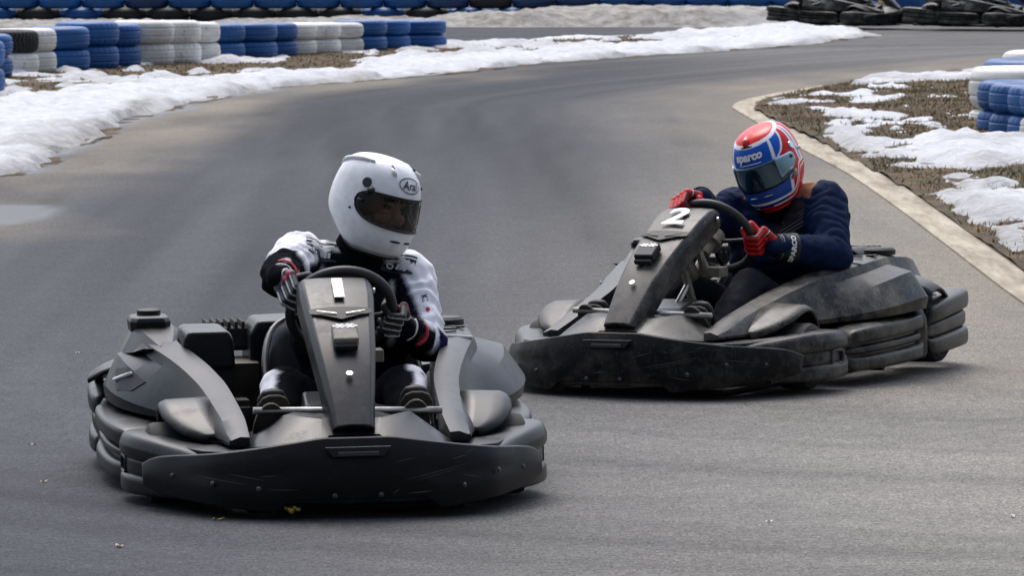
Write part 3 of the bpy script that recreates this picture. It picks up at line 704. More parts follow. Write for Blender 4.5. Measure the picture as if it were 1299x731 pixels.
    for x0, q0, ln, dq in [(.13, .42, .20, .22), (.16, .40, .15, .18), (.27, .72, .05, .05), (.31, .80, .03, .05), (-.45, .50, .14, -.12), (-.36, .55, .10, -.10)] + [(rs_.uniform(-.5, .45), rs_.uniform(.15, .8), rs_.uniform(.02, .09), rs_.uniform(-.12, .12)) for _ in range(6)]:
        w_ = rs_.uniform(.0006, .0013); top_ = []; bot_ = []
        for k in range(9):
            u = k / 8; p = face_pt(x0 + ln * u, min(.95, max(.06, q0 + dq * u))); wd = w_ * math.sin(math.pi * (.06 + .88 * u)); top_.append(p + Vector((0, 0, wd))); bot_.append(p - Vector((0, 0, wd)))
        sc_.add(top_ + bot_, [(k, k + 1, k + 10, k + 9) for k in range(8)])
    so_ = sc_.build('scratch_marks', M['scuff'], blade, smooth=False); so_['kind'] = 'stuff'
    # -- deck between blade and floor, hood over the pedals
    dk = [(-.42, -.80), (-.30, -.915), (0, -.955), (.30, -.915), (.42, -.80), (.47, -.66), (.30, -.60), (-.30, -.60), (-.47, -.66)]
    mk('front_deck', *loft([[Vector((x, y, .243 - .02 * abs(x))) for x, y in dk], [Vector((x, y, .225 - .02 * abs(x))) for x, y in dk]]), pl, K, bevel=.004)
    hv = [(-.30, -.80, .235), (-.235, -.90, .248), (-.10, -.945, .255), (-.07, -.90, .275), (.07, -.90, .275), (.10, -.945, .255), (.235, -.90, .248), (.30, -.80, .235),   # front rim 0-7
          (-.175, -.775, .330), (-.085, -.83, .318), (.085, -.83, .318), (.175, -.775, .330),                                                                               # ridge 8-11
          (-.30, -.58, .235), (-.20, -.58, .305), (-.10, -.58, .335), (.10, -.58, .335), (.20, -.58, .305), (.30, -.58, .235)]                                            # rear 12-17
    hf = [(0, 1, 8), (1, 2, 9, 8), (2, 3, 9), (3, 4, 10, 9), (4, 5, 10), (5, 6, 11, 10), (6, 7, 11), (0, 8, 13, 12), (8, 9, 14, 13), (9, 10, 15, 14), (10, 11, 16, 15), (11, 7, 17, 16),
          (0, 12, 17, 7, 6, 5, 4, 3, 2, 1), (12, 13, 14, 15, 16, 17)]
    mk('nose_hood', hv, hf, pl, K, bevel=.007)
    tun = [(-.60, .30, .13, .335), (-.45, .27, .12, .36), (-.30, .22, .10, .33), (-.12, .18, .07, .26)]
    mk('floor_tunnel', *loft([[Vector((-w_ , y, .07)), Vector((-w_ * .8, y, z)), Vector((w_ * .8, y, z)), Vector((w_, y, .07))] for y, q, w_, z in tun]), pl, K, bevel=.01)
    # -- steering fairing
    rings = []
    for i, (y, z, hw, cx) in enumerate(FAIR):
        d = (.055, -.070) if i < len(FAIR) - 2 else ((.05, -.065) if i == len(FAIR) - 2 else (.02, -.06))
        if i == 0: d = (.05, -.012)
        front = [Vector((cx + k * hw, y - .010 * (1 - k * k) * .6, z + .010 * (1 - k * k) * .6)) for k in (-1, -.86, -.45, 0, .45, .86, 1)]
        front[0] += Vector((0, .014, -.012)); front[-1] += Vector((0, .014, -.012))
        back = [Vector((cx + hw * 1.02, y + d[0], z + d[1])), Vector((cx + hw * .5, y + d[0], z + d[1] - .004)), Vector((cx - hw * .5, y + d[0], z + d[1] - .004)), Vector((cx - hw * 1.02, y + d[0], z + d[1]))]
        rings.append(front + back)
    fa = mk('steering_fairing', *loft(rings), pl if dusty else M['clean'], K, bevel=.008, seg=3)
    # badge panel: a dark V shaped recess with two pale scuffs
    s5 = FL[5]
    bp_ = []
    for k in range(17):
        u = -1 + k / 8; bp_ += [(u * .090, .014), (u * .090, -.012), (u * .090, -.012 - .040 * (1 - abs(u)))]
    on_fair('badge_panel', bp_, [(3 * k + q, 3 * k + q + 1, 3 * k + q + 4, 3 * k + q + 3) for k in range(16) for q in range(2)], M['black'], fa, s5 - .006, .0035)
    for s in (-1, 1): on_fair('badge_scuff', [(-.030, -.0015), (.030, -.001), (.028, .001), (-.028, .002)], [(0, 1, 2, 3)], M['steel'] if not dusty else M['panel'], fa, s5 - .026, .0075, rotz=s * .25) .location.x = s * .042
    tv, tf = text_geo(number, .140 if number == '1' else .155, 0, .0075 if number == '1' else .005, 1.08)
    on_fair('number_sticker', tv, tf, M['white'], fa, FL[6] + .012 if number == '1' else FL[6] + .010, .0075, thick=.0012).location.x = .002
    s3 = FL[3] + .008
    c3 = fair_pt(0, s3, .016); tdir = (fair_pt(0, s3 + .02) - fair_pt(0, s3 - .02)).normalized(); nd = Vector((1, 0, 0)).cross(tdir)
    rm = Matrix((Vector((1, 0, 0)), tdir, nd)).transposed()
    tb = mk('transponder_box', *box(c3, (.074, .078, .034), rm), M[box_mat], fa, bevel=.007)
    mk('transponder_foot', *box(c3 - tdir * .046 - nd * .006, (.066, .016, .018), rm), M['black'], tb, bevel=.004)
    xv, xf = text_geo('-x-x-', .034, 0, .002, 1.05)
    mk('transponder_mark', [c3 + Vector((1, 0, 0)) * x + tdir * (y + .022) + nd * .0182 for x, y in xv], xf, M['white'], tb, smooth=False)
    mk('fairing_bolt', *disc(fair_pt(0, FL[2] - .022, .0065), .011, (1, 0, 0), tdir, 18, .006), M['silver'], fa, sharp=30)
    mk('fairing_bolt', *disc(Vector((.016 + .112, -.335, .640)), .009, (0, 1, 0), (0, 0, 1), 16, .006), M['silver'], fa, sharp=30)
    # -- steering wheel, hub, column, support
    C = Vector((.05, -.20, .572)); al = .60; up = Vector((0, -math.sin(al), math.cos(al))); ax = Vector((1, 0, 0)); nn = ax.cross(up)
    sw = mk('steering_wheel', *torus(C, .150, .0155, ax, up, 64, 12), M['grip'], K)
    sp = MB()
    for a in (-.1, math.pi + .1, -math.pi / 2):
        d = ax * math.cos(a) + up * math.sin(a); sp.add(*tube([C + nn * .03, C + nn * .02 + d * .07, C + d * .146], .008, 8))
    sp.build('wheel_spoke', M['black'], sw, sharp=40)
    mk('wheel_hub', *tube([C + nn * -.005, C + nn * .05, C + nn * .05, C + nn * .11], [.042, .042, .024, .022], 16), M['cast'], K, sharp=35)
    base = Vector((.03, -.60, .25))
    mk('steering_column', *tube([C + nn * .09, base], .0125, 10), M['steel'], K)
    cb = MB()
    cb.add(*tube([(.075, -.40, .545), (.105, -.355, .43)], .014, 8)); cb.add(*tube([(.01, -.42, .55), (.06, -.40, .33)], .016, 8)); cb.add(*box((.115, -.34, .452), (.075, .075, .036)))
    cb.add(*box((.085, -.385, .50), (.018, .03, .11), Matrix.Rotation(.45, 3, 'X'))); cb.add(*tube([(.02, -.42, .52), (.03, -.39, .47), (.05, -.36, .43)], [.03, .034, .02], 12))
    cb.build('column_bracket', M['cast'], K, bevel=.003)
    # -- pedals and brake bar
    pb = mk('pedal_bar', *tube([(-.265, -.71, .334), (.275, -.71, .322)], .0105, 12), M['steel'], K)
    for px_ in (-.215, .20):
        rr = [Vector((px_ + .047 * math.cos(a), -.665 - .07 * max(0, math.sin(a)), .270 + (.085 if math.sin(a) > 0 else .05) * math.sin(a))) for a in np.linspace(0, 2 * math.pi, 22, endpoint=False)]
        mk('pedal', *loft([rr, [p + Vector((0, .018, .004)) for p in rr]]), M['sole'], K, bevel=.004)
    # -- side pods: long arm, sloping flank and bulge; wheel flaps, caps
    for s in (-1, 1):
        pod = mk('side_pod', *pod_mesh(s), pl, K, bevel=.006, seg=2)
        # flap over the front wheel
        rg = []
        for q_ in cr([(-.64, .256, .350, .395), (-.60, .278, .352, .455), (-.53, .310, .356, .500), (-.47, .334, .362, .512), (-.42, .345, .368, .514), (-.37, .340, .374, .512), (-.325, .312, .378, .508), (-.295, .270, .380, .505), (-.282, .240, .380, .503)], 3):
            y, z, x0, x1 = q_
            rg.append([Vector((s * (x0 + (x1 - x0) * k), y, z + .004 - .006 * k - .018 * max(0, (k - .82) / .18) ** 2)) for k in (0, .3, .6, .82, .93, 1)])
        v, f = loft(rg, False, False); mk('wheel_flap', v, f, pl, pod, solid=.010, sharp=50)
        # rear flange in front of the rear wheel
        rg = []
        for t in np.linspace(0, 1, 9):
            y = .36 + .26 * t; z = .385 + .03 * math.sin(t * 2.4) - .05 * t * t
            rg.append([Vector((s * (.50 + .16 * k * (1 - .25 * t)), y, z - .05 * k * k)) for k in (0, .35, .7, 1)])
        v, f = loft(rg, False, False); mk('rear_flap', v, f, pl, pod, solid=.010, sharp=50)
        if s > 0:
            mk('pod_band', *loft([[Vector((s * x, .118 + q, z)) for x, z in ((.402, .4675), (.488, .4605), (.488, .455), (.402, .460))] for q in (0, .011)]), M['white'], pod, smooth=False)
            mk('filler_cap', *tube([(s * .44, .40, .474), (s * .44, .40, .492), (s * .44, .40, .500)], [.058, .058, .048], 28), M['black'], pod, sharp=35)
            for q, xx in ((.215, .43), (.275, .462)): mk('pod_slot', *box((s * xx, q, .478), (.040, .022, .006)), M['black'], pod, bevel=.002)
        else:
            # raised fuel tank cover
            st = [(.10, .410, .478, .455, .450), (.20, .395, .505, .478, .43), (.29, .385, .530, .500, .42), (.44, .395, .525, .500, .42), (.50, .405, .51, .47, .42)]
            rg = [[Vector((s * xi, y, zb)), Vector((s * xi, y, zt - .01)), Vector((s * (xi + .015), y, zt)), Vector((s * (xo - .02), y, zt)), Vector((s * xo, y, zt - .02)), Vector((s * (xo + .03), y, zb))] for y, xi, xo, zt, zb in st]
            tk = mk('tank_cover', *loft(rg), pl, pod, bevel=.006)
            rg = []
            for q, ins_ in ((.482, -.003), (.514, .0), (.526, .006), (.530, .018)):
                rg.append([Vector((s * (.470 + .062 * cx_ - math.copysign(ins_, cx_)), .365 + .085 * cy_ - math.copysign(ins_, cy_), q)) for cx_, cy_ in ((-1, -.7), (-.7, -1), (.7, -1), (1, -.7), (1, .7), (.7, 1), (-.7, 1), (-1, .7))])
            mk('fuel_tank', *loft(rg), M['clean'], tk, bevel=.004)
            mk('filler_cap', *tube([(s * .470, .365, .528), (s * .470, .365, .544), (s * .470, .365, .548)], [.036, .036, .028], 14), M['black'], tk, sharp=35)
            # dark opening with a bright link in the flank
            pv_ = np.array([tuple(p) for p in pod_mesh(s)[0]]).reshape(-1, 9, 3)
            def flank(Y, q, off):      # q 0..1 down the bulge from its crest to its lip
                i = int(np.argmin(abs(pv_[:, 0, 1] - Y))); a_, b_ = pv_[i, 5], pv_[i, 6]; p = a_ + (b_ - a_) * q; n_ = np.array([s * abs(a_[2] - b_[2]), 0, abs(b_[0] - a_[0])]); n_ /= np.linalg.norm(n_)
                return Vector(p + n_ * off)
            oc = [(.02, .10), (.14, .02), (.24, .35), (.15, .85), (.06, .62)]
            mk('flank_opening', *loft([[flank(Y, q, -.006) for Y, q in oc], [flank(Y, q, .0025) for Y, q in oc]]), M['black'], pod, smooth=False)
            mk('flank_link', *tube([flank(.10, .12, .006), flank(.17, .62, .006)], .006, 8), M['white'], pod)
        # dark inner wall of the pod facing the driver
        mk('pod_inner_wall', *loft([[Vector((s * x_, y, z)) for x_, z in ((xi - .004, .10), (xi - .004, zt - .065), (xi + .006, zt - .065), (xi + .006, .10))] for y, xi, zt in ((-.50, .292, .34), (-.10, .345, .425), (.13, .40, .462), (.45, .408, .47))]), M['black'], pod, smooth=False)
        side = [(s * .555, -.215, .235, .094, .10), (s * .592, -.13, .25, .090, .12), (s * .612, .0, .258, .091, .13), (s * .618, .16, .262, .094, .13), (s * .616, .28, .268, .098, .13), (s * .606, .36, .272, .102, .12)]
        bumper('side_bumper', side if s > 0 else side[::-1], bar_prof(.085), pl, K)
        bx = [Vector((s * (.604 + .026 * math.cos(a) * 1.0), .375 + .045 * math.sin(a), 0)) for a in np.linspace(0, 2 * math.pi, 20, endpoint=False)]
        mk('bumper_pillar', *loft([[p + Vector((-s * .01, 0, .098)) for p in bx], [p + Vector((0, 0, .12)) for p in bx], [p + Vector((0, 0, .245)) for p in bx], [p + Vector((-s * .02, 0, .280)) for p in bx]]), pl, K, bevel=.006)
    # -- rear bumper loop round both rear wheels
    hr = [(0, .955, .30, .115, .07), (.35, .95, .310, .115, .07), (.49, .925, .322, .115, .075), (.570, .855, .328, .114, .08), (.600, .74, .324, .112, .08), (.615, .60, .312, .108, .085), (.618, .48, .296, .105, .09), (.606, .40, .282, .104, .09)]
    path = hr[:0:-1] + [(-x, y, a, b, d) for x, y, a, b, d in hr]
    rb = bumper('rear_bumper', path, bar_prof(.14), pl, K)
    for s in (-1, 1):
        c = Vector((s * .6015, .77, .212)); t = Vector((-s * .22, 1, 0)).normalized()
        rr = [c + t * (.024 * math.copysign(abs(math.cos(a)) ** .5, math.cos(a))) + Vector((0, 0, .019 * math.copysign(abs(math.sin(a)) ** .5, math.sin(a)))) for a in np.linspace(0, 2 * math.pi, 20, endpoint=False)]
        mk('slot_hole', *loft([[p - Vector((s * .02, .007, 0)) for p in rr], rr]), M['black'], rb)
    # -- engine, battery box, air filter, seat
    eb = mk('battery_box', *loft([[Vector((-.318 + a * w1, y, z)) for a, z in ((-.075, .385), (-.072, .478), (-.058, .500), (.058, .500), (.072, .478), (.078, .385))] for y, w1 in ((.06, 1.0), (.09, 1.06), (.34, 1.06), (.37, .98))]), pl, K, bevel=.012, seg=3)
    mk('box_skirt', *loft([[Vector((-.318 + a * .075, .075 + b_ * .26, z)) for a, b_ in ((-1, 0), (1, 0), (1, 1), (-1, 1))] for z in (.33, .386)]), M['black'], eb, smooth=False)
    en = MB(); en.add(*box((-.27, .45, .24), (.26, .26, .28))); en.add(*tube([(-.30, .12, .17), (-.30, .12, .31)], [.055, .045], 18)); en.add(*tube([(-.22, .10, .26), (-.22, .16, .26)], .03, 14)); en.add(*box((-.29, .17, .13), (.12, .16, .12)))
    for k in range(6): en.add(*box((-.24, .02 + .018 * k, .20 + .02 * (k % 2)), (.08, .006, .15)))
    en.build('engine_block', M['engine'], K, bevel=.006)
    sh = MB()
    sh.add(*loft([[Vector((x, y, z)) for x, z in ((-.16, .30), (-.16, .462), (-.135, .500), (-.02, .503), (.0, .47), (.0, .30))] for y in (.40, .43, .62, .66)]))
    sh.build('engine_shroud', M['clean'], K, bevel=.012, seg=3)
    fl = MB()
    for x0_, n_ in ((-.275, 6), (.215, 6)):
        for k in range(n_): fl.add(*box((x0_ + k * .0215, .60, .468), (.010, .16, .046)))
        fl.add(*box((x0_ + .054, .60, .440), (.13, .15, .06)))
    fl.add(*box((-.03, .60, .425), (.60, .14, .05)))
    fl.build('cooling_fins', M['rubber'], K, bevel=.004)
    mk('air_box', *loft([[Vector((.32 + .055 * math.cos(a), y, .455 + .045 * math.sin(a))) for a in np.linspace(0, 2 * math.pi, 20, endpoint=False)] for y in (.36, .38, .50, .52)]), M['black'], K, bevel=.008)
    U = cr([(-.125, -.10, .20), (-.135, .10, .27), (-.125, .28, .42), (-.06, .385, .50), (.10, .41, .51), (.26, .385, .50), (.325, .28, .42), (.335, .10, .27), (.325, -.10, .20)], 5)
    rg = []
    for k in range(9):
        q = k / 8; ring = []
        for x, y, zt in U:
            fl_ = 1 - .32 * (1 - q) ** 2; ring.append(Vector((.10 + (x - .10) * fl_, y - .14 * (1 - q) * sstep(.1, .4, np.array(y)), .09 + (zt - .09) * q)))
        rg.append(ring)
    v, f = loft(rg, False, False)
    st = mk('seat', v, f, M['seat'], K, solid=.010)
    mk('seat_rim', *tube([p for p in rg[-1]], .011, 8), M['gloss'], st)
    mk('seat_pan', *loft([[Vector((x, y, .085)) for x, y in ((-.03, -.12), (.23, -.12), (.25, .25), (-.05, .25))], [Vector((x, y, .10)) for x, y in ((-.03, -.12), (.23, -.12), (.25, .25), (-.05, .25))]]), M['seat'], st, bevel=.004)
    return K
K1POSE = ((-.574, 15.534, -.047), (0, -.0126, .1508)); K2POSE = ((.785, 19.055, -.047), (0, -.0194, -.4751))
kart1 = build_kart('1', False, 'black rental kart with a white 1 on its steering fairing, nearest the camera', *K1POSE, box_mat='boxbeige')
kart2 = build_kart('2', True, 'dusty black rental kart with a white 2 on its steering fairing, following on the right', *K2POSE)
mc = MB()
for k in range(5): mc.add(*capsule((-.205 + .008 * k, -.985 + .004 * (k % 2), .084 - .004 * (k % 3)), (-.199 + .008 * k, -.975, .080), .008 - .0015 * abs(k - 2), .005, 8, 3))
mc.build('mud_clump', M['yellow'], kart1)
# ================================================================ drivers
def vcmat(name, rough=.7, bumpscale=220, bs=.15, spec=.5, coat=0.0):
    m, nt, b = newmat(name)
    c = attr_n(nt, 'tint', 'Color'); c = mul(nt, c, noise_n(nt, 26, 4, .6), .86, 1.12) if not coat else c
    nt.links.new(c, b.inputs['Base Color']); b.inputs['Roughness'].default_value = rough; b.inputs['Specular IOR Level'].default_value = spec; b.inputs['Coat Weight'].default_value = coat; b.inputs['Coat Roughness'].default_value = .04
    if bumpscale: bump(nt, b, noise_n(nt, bumpscale, 3), bs, .001)
    return m
M['suit'] = vcmat('race_suit_cloth', .95, spec=.03); M['jacket'] = vcmat('quilted_cloth', .8, spec=.1); M['glove'] = vcmat('glove_leather', .55, 150, .1); M['shell'] = vcmat('helmet_paint', .24, 0, coat=.0, spec=.22)
M['skin'] = plain('skin', (.42, .22, .15), .6); M['hair'] = plain('dark_hair', (.02, .013, .009), .7)
mv, nt, b = newmat('smoke_visor')
tr = N(nt, 'ShaderNodeBsdfTransparent'); tr.inputs[0].default_value = (.50, .50, .53, 1); gl = N(nt, 'ShaderNodeBsdfGlossy'); gl.inputs['Roughness'].default_value = .03
lw = N(nt, 'ShaderNodeFresnel'); lw.inputs[0].default_value = 1.45; ms = N(nt, 'ShaderNodeMixShader')
nt.links.new(lw.outputs[0], ms.inputs[0]); nt.links.new(tr.outputs[0], ms.inputs[1]); nt.links.new(gl.outputs[0], ms.inputs[2]); nt.links.new(ms.outputs[0], nt.nodes['Material Output'].inputs[0]); M['visor'] = mv
M['mirror'] = plain('dark_mirror_visor', (.022, .060, .095), .08, .75, coat=1.0)
M['visor_side'] = plain('iridium_visor_side', (.20, .33, .40), .16, .6, coat=.6)
def remesh(pieces, voxel, smooth):
    mb = MB()
    for v, f in pieces: mb.add(v, f)
    o = mb.build('tmp', M['black'])
    m = o.modifiers.new('r', 'REMESH'); m.mode = 'VOXEL'; m.voxel_size = voxel
    m = o.modifiers.new('s', 'SMOOTH'); m.factor = .5; m.iterations = smooth
    dg = bpy.context.evaluated_depsgraph_get(); dg.update()
    me = bpy.data.meshes.new_from_object(o.evaluated_get(dg)); old = o.data; bpy.data.objects.remove(o); bpy.data.meshes.remove(old)
    me.polygons.foreach_set('use_smooth', [True] * len(me.polygons))
    v = np.empty(len(me.vertices) * 3); me.vertices.foreach_get('co', v); n = np.empty(len(me.vertices) * 3); me.vertices.foreach_get('normal', n)
    return me, v.reshape(-1, 3), n.reshape(-1, 3)
def near_bone(v, bones):
    """index of the closest bone, position t along it, vector from its axis"""
    best = np.full(len(v), 1e9); bi = np.zeros(len(v), int); bt = np.zeros(len(v)); bd = np.zeros((len(v), 3))
    for i, (nm, a, b, ra, rb) in enumerate(bones):
        a, b = np.array(a, float), np.array(b, float); d = b - a; L = d @ d
        t = np.clip(((v - a) @ d) / L, 0, 1); q = v - a - t[:, None] * d; r = np.linalg.norm(q, axis=1) - (ra + (rb - ra) * t)
        k = r < best; best[k] = r[k]; bi[k] = i; bt[k] = t[k]; bd[k] = q[k]
    return bi, bt, bd
def n3(v, sc, seed=0):
    return np.array([mnoise.noise(Vector((p[0] * sc + seed, p[1] * sc, p[2] * sc))) for p in v])
def put_mesh(name, me, mat, parent):
    me.name = name; me.materials.clear(); me.materials.append(mat)
    o = bpy.data.objects.new(name, me); COL.objects.link(o); o.parent = parent; return o
def hand(parent, rim, T, O, wrist, side, scheme):
    """gloved hand closed round the rim at point rim; T rim tangent towards the thumb, O from the hub outwards"""
    rim, T, O, wrist = Vector(rim), Vector(T).normalized(), Vector(O).normalized(), Vector(wrist)
    F = T.cross(O); F = F if F.y < 0 else -F          # away from the driver
    def P(t, r, deg): a = R(deg); return rim + T * t + (O * math.cos(a) + F * math.sin(a)) * r
    pieces = []; tags = []
    for i in range(4):
        t = .036 - i * .0235; ln = (1.0, 1.08, 1.03, .86)[i]
        k = P(t, .046, -38); j1 = P(t * .97, .037, 42 * ln); j2 = P(t * .95, .0305, 112 * ln); tip = P(t * .94, .0275, 178 * ln)
        pts = [k, j1, j2, tip]; rr = [.0118, .0112, .0104, .0088]
        for a, b, ra, rb, q in zip(pts[:-1], pts[1:], rr[:-1], rr[1:], range(3)):
            pieces.append(capsule(a, b, ra, rb, 10, 3)); tags.append((f'f{i}{q}', a, b, ra, rb))
        w = wrist + T * t * .55; pieces.append(capsule(w, k, .017, .014, 10, 3)); tags.append((f'm{i}', w, k, .017, .014))
    tb = wrist.lerp(rim, .45) + T * .030 - O * .012; t1 = P(.050, .036, -110); t2 = P(.048, .032, 175); t3 = P(.032, .029, 120)
    for q, (a, b, ra, rb) in enumerate(((tb, t1, .016, .0135), (t1, t2, .0135, .0115), (t2, t3, .0115, .0095))):
        pieces.append(capsule(a, b, ra, rb, 10, 3)); tags.append((f't{q}', a, b, ra, rb))
    me, v, nrm = remesh(pieces, .0030, 3)
    bi, bt, bd = near_bone(v, tags); cols = np.zeros((len(v), 3)); nm = [t[0] for t in tags]
    On, Fn, Tn = np.array(O), np.array(F), np.array(T)
    for i in range(len(v)):
        q = nm[bi[i]]; d = bd[i] / (np.linalg.norm(bd[i]) + 1e-9)
        if scheme == 'black':
            c = (.012, .012, .014)
            if q[0] == 'f' and q[2] in '01' and abs(d @ Tn) < .27 and d @ (np.array(v[i]) - np.array(rim)) > 0: c = (.62, .62, .62)
            if q[0] == 'm' and q[1] in '01' and bt[i] > .72 and abs(d @ Tn) < .6: c = (.40, .02, .05)
            if q[0] == 'm' and .30 < bt[i] < .42: c = (.6, .6, .6)
        else:
            c = (.62, .003, .005)
            if q[0] == 'f' and abs(d @ Tn) > .80: c = (.03, .004, .004)
            if q[0] == 'm' and bt[i] < .62 and abs((bt[i] * 9) % 3 - 1.5) < .35: c = (.03, .03, .03)
            if q[0] == 'm' and .66 < bt[i] < .80: c = (.72, .72, .72) if bt[i] > .74 else (.02, .02, .02)
            if q[0] == 't' and bt[i] > .5 and q[1] == '1': c = (.02, .03, .02)
        cols[i] = c
    o = put_mesh('glove', me, M['glove'], parent); colattr(o, 'tint', cols); return o
def helmet_ring():
    # z, half width, front reach, back reach
    Z = np.array([(.152, .002, .002, .002), (.1508, .030, .034, .036), (.147, .055, .062, .067), (.136, .081, .094, .106), (.116, .103, .121, .134), (.085, .118, .143, .152), (.045, .1265, .157, .164), (.0, .131, .164, .169), (-.045, .131, .169, .164), (-.085, .126, .172, .147), (-.115, .116, .168, .124), (-.140, .102, .156, .102), (-.156, .086, .138, .084), (-.163, .072, .120, .070)])
    return Z
HZ = helmet_ring()[::-1]
def hp(az, z, off=0.0):
    """point on the helmet shell: az from the face (-Y) towards +X, z height"""
    k = np.searchsorted(HZ[:, 0], z) - 1; k = int(np.clip(k, 0, len(HZ) - 2)); a = HZ[k]; b = HZ[k + 1]; t = (z - a[0]) / (b[0] - a[0])
    # smooth between rings
    i0, i3 = HZ[max(k - 1, 0)], HZ[min(k + 2, len(HZ) - 1)]
    h = b[0] - a[0]; out = []
    for q in (1, 2, 3):
        m0 = (b[q] - i0[q]) / (b[0] - i0[0]) if k > 0 else (b[q] - a[q]) / h
        m1 = (i3[q] - a[q]) / (i3[0] - a[0]) if k < len(HZ) - 2 else (b[q] - a[q]) / h
        out.append((2 * t ** 3 - 3 * t * t + 1) * a[q] + (t ** 3 - 2 * t * t + t) * h * m0 + (-2 * t ** 3 + 3 * t * t) * b[q] + (t ** 3 - t * t) * h * m1)
    wx, yf, yb = [max(q, .0005) for q in out]
    s, c = math.sin(az), math.cos(az); e = 2.15
    rr = lambda A, B: (abs(s / A) ** e + abs(c / B) ** e) ** (-1 / e)
    r = rr(wx, yf if c > 0 else yb)
    lift = .036 * float(sstep(60, 150, np.array(abs(math.degrees((az + math.pi) % (2 * math.pi) - math.pi))))) * float(sstep(-.02, -.163, np.array(z)))
    if off:
        p0 = Vector((r * s, -r * c, z + lift)); nrm = Vector((s, -c, 0)); dz = .004
        if abs(z) < .149:
            p1 = Vector(hp(az, z + dz)) ; t2 = (p1 - p0).normalized(); t1 = Vector((c, s, 0)); nrm = t1.cross(t2).normalized()
            if nrm.dot(Vector((s, -c, .3))) < 0: nrm = -nrm
        return p0 + nrm * off
    return Vector((r * s, -r * c, z + lift))
VAZ = R(76)
def visor_z(az, ex=0.0):
    u = min(1, abs(az) / (VAZ + ex * 4)); k = (1 - u ** 5) ** .5 if u < 1 else 0
    mid = -.006 + .012 * u * u; hi = .050 + ex; lo = .056 + ex
    return mid + hi * k * (1 - .18 * u * u), mid - lo * k * (1 - .12 * u * u)
def helmet(parent, centre, yaw, pitch, roll, paint, clear):
    nz, na = 150, 240
    zs = np.concatenate([np.linspace(-.163, -.12, 20, endpoint=False), np.linspace(-.12, .13, 95, endpoint=False), .152 - .022 * np.linspace(1, 0, 24) ** 2])
    v = []; cols = []
    for z in zs:
        for i in range(na):
            az = 2 * math.pi * i / na - math.pi; p = hp(az, float(z)); v.append(p); cols.append(np.mean([paint(az + (a_ - 1) * .0087, float(z) + (b_ - 1) * .0006, hp(az + (a_ - 1) * .0087, min(float(z) + (b_ - 1) * .0006, .1519))) for a_ in range(3) for b_ in range(3)], axis=0) if not clear else paint(az, float(z), p))
    f = []
    for j in range(len(zs) - 1):
        for i in range(na):
            q = (j * na + i, j * na + (i + 1) % na, (j + 1) * na + (i + 1) % na, (j + 1) * na + i)
            az = 2 * math.pi * (i + .5) / na - math.pi; z = (zs[j] + zs[j + 1]) / 2
            if clear and abs(az) < VAZ:
                hi, lo = visor_z(az, -.004)
                if lo < z < hi: continue
            f.append(q)
    rot = Matrix.Rotation(yaw, 4, 'Z') @ Matrix.Rotation(pitch, 4, 'X') @ Matrix.Rotation(roll, 4, 'Y')
    H = mk('helmet', v, f, M['shell'], parent, solid=.010); H.scale = (1, 1, 1)
    colattr(H, 'tint', np.array(cols)); H.matrix_local = Matrix.Translation(centre) @ rot @ Matrix.Diagonal((.885, .89, .915, 1))
    # bottom roll
    mk('helmet_edge', *tube([hp(a, -.161) for a in np.linspace(0, 2 * math.pi, 60)], .0065, 8, False), M['black'] if clear else M['shell_red'], H)
    mk('neck_lining', *loft([[hp(a, -.155) * .97 for a in np.linspace(0, 2 * math.pi, 40, endpoint=False)], [Vector((.55 * hp(a, -.155).x, .55 * hp(a, -.155).y, -.08)) for a in np.linspace(0, 2 * math.pi, 40, endpoint=False)]]), M['black'], H)
    # visor
    A = np.linspace(-VAZ, VAZ, 61); vv = []; K_ = 11
    for a in A:
        hi, lo = visor_z(float(a) * .999)
        for k in range(K_): vv.append(hp(float(a), lo + (hi - lo) * k / (K_ - 1), .0045))
    vf = [(i * K_ + k, (i + 1) * K_ + k, (i + 1) * K_ + k + 1, i * K_ + k + 1) for i in range(60) for k in range(K_ - 1)]
    vis = mk('visor', vv, vf, M['visor'] if clear else M['mirror'], H, fix=False, solid=None if clear else .003)
    rim = [hp(float(a), visor_z(float(a) * .9995)[0], .0045) for a in A] + [hp(float(a), visor_z(float(a) * .9995)[1], .0045) for a in A[::-1]]
    if clear: mk('visor_seal', *tube(rim + rim[:2], .0032, 8, False), M['black'], vis)
    return H
def curve_on(H, name, pts, faces, mat, az0, z0, off=.003, rot=0.0, thick=.0012):
    v = []
    for o in (0, thick):
        for x, y in pts:
            X_, Y_ = x * math.cos(rot) - y * math.sin(rot), x * math.sin(rot) + y * math.cos(rot)
            z = z0 + Y_; r = math.hypot(*hp(az0, z)[:2]); v.append(hp(az0 + X_ / r, z, off + o))
    n = len(pts); return mk(name, v, [tuple(i + n for i in q) for q in faces], mat, H, smooth=False)
def ring2(a, b, w, n=40):
    pts = []; f = []
    for i in range(n):
        t = 2 * math.pi * i / n; pts += [(a * math.cos(t), b * math.sin(t)), ((a - w) * math.cos(t), (b - w) * math.sin(t))]
    for i in range(n): j = (i + 1) % n; f.append((2 * i, 2 * j, 2 * j + 1, 2 * i + 1))
    return pts, f
M['shell_red'] = plain('helmet_red', (.66, .002, .004), .25, coat=.6)
M['navytrim'] = plain('dark_logo_ink', (.015, .02, .035), .5)
def cuff(parent, wrist, elbow, r0, mat, ln=.075, text=None):
    w, e = Vector(wrist), Vector(elbow); d = (e - w).normalized()
    P = [w - d * .012, w + d * .005, w + d * ln * .5, w + d * ln, w + d * (ln + .004)]
    return mk('glove_cuff', *tube(P, [r0 * .86, r0 * .95, r0 * 1.04, r0 * 1.16, r0 * .9], 22), mat, parent, sharp=60)
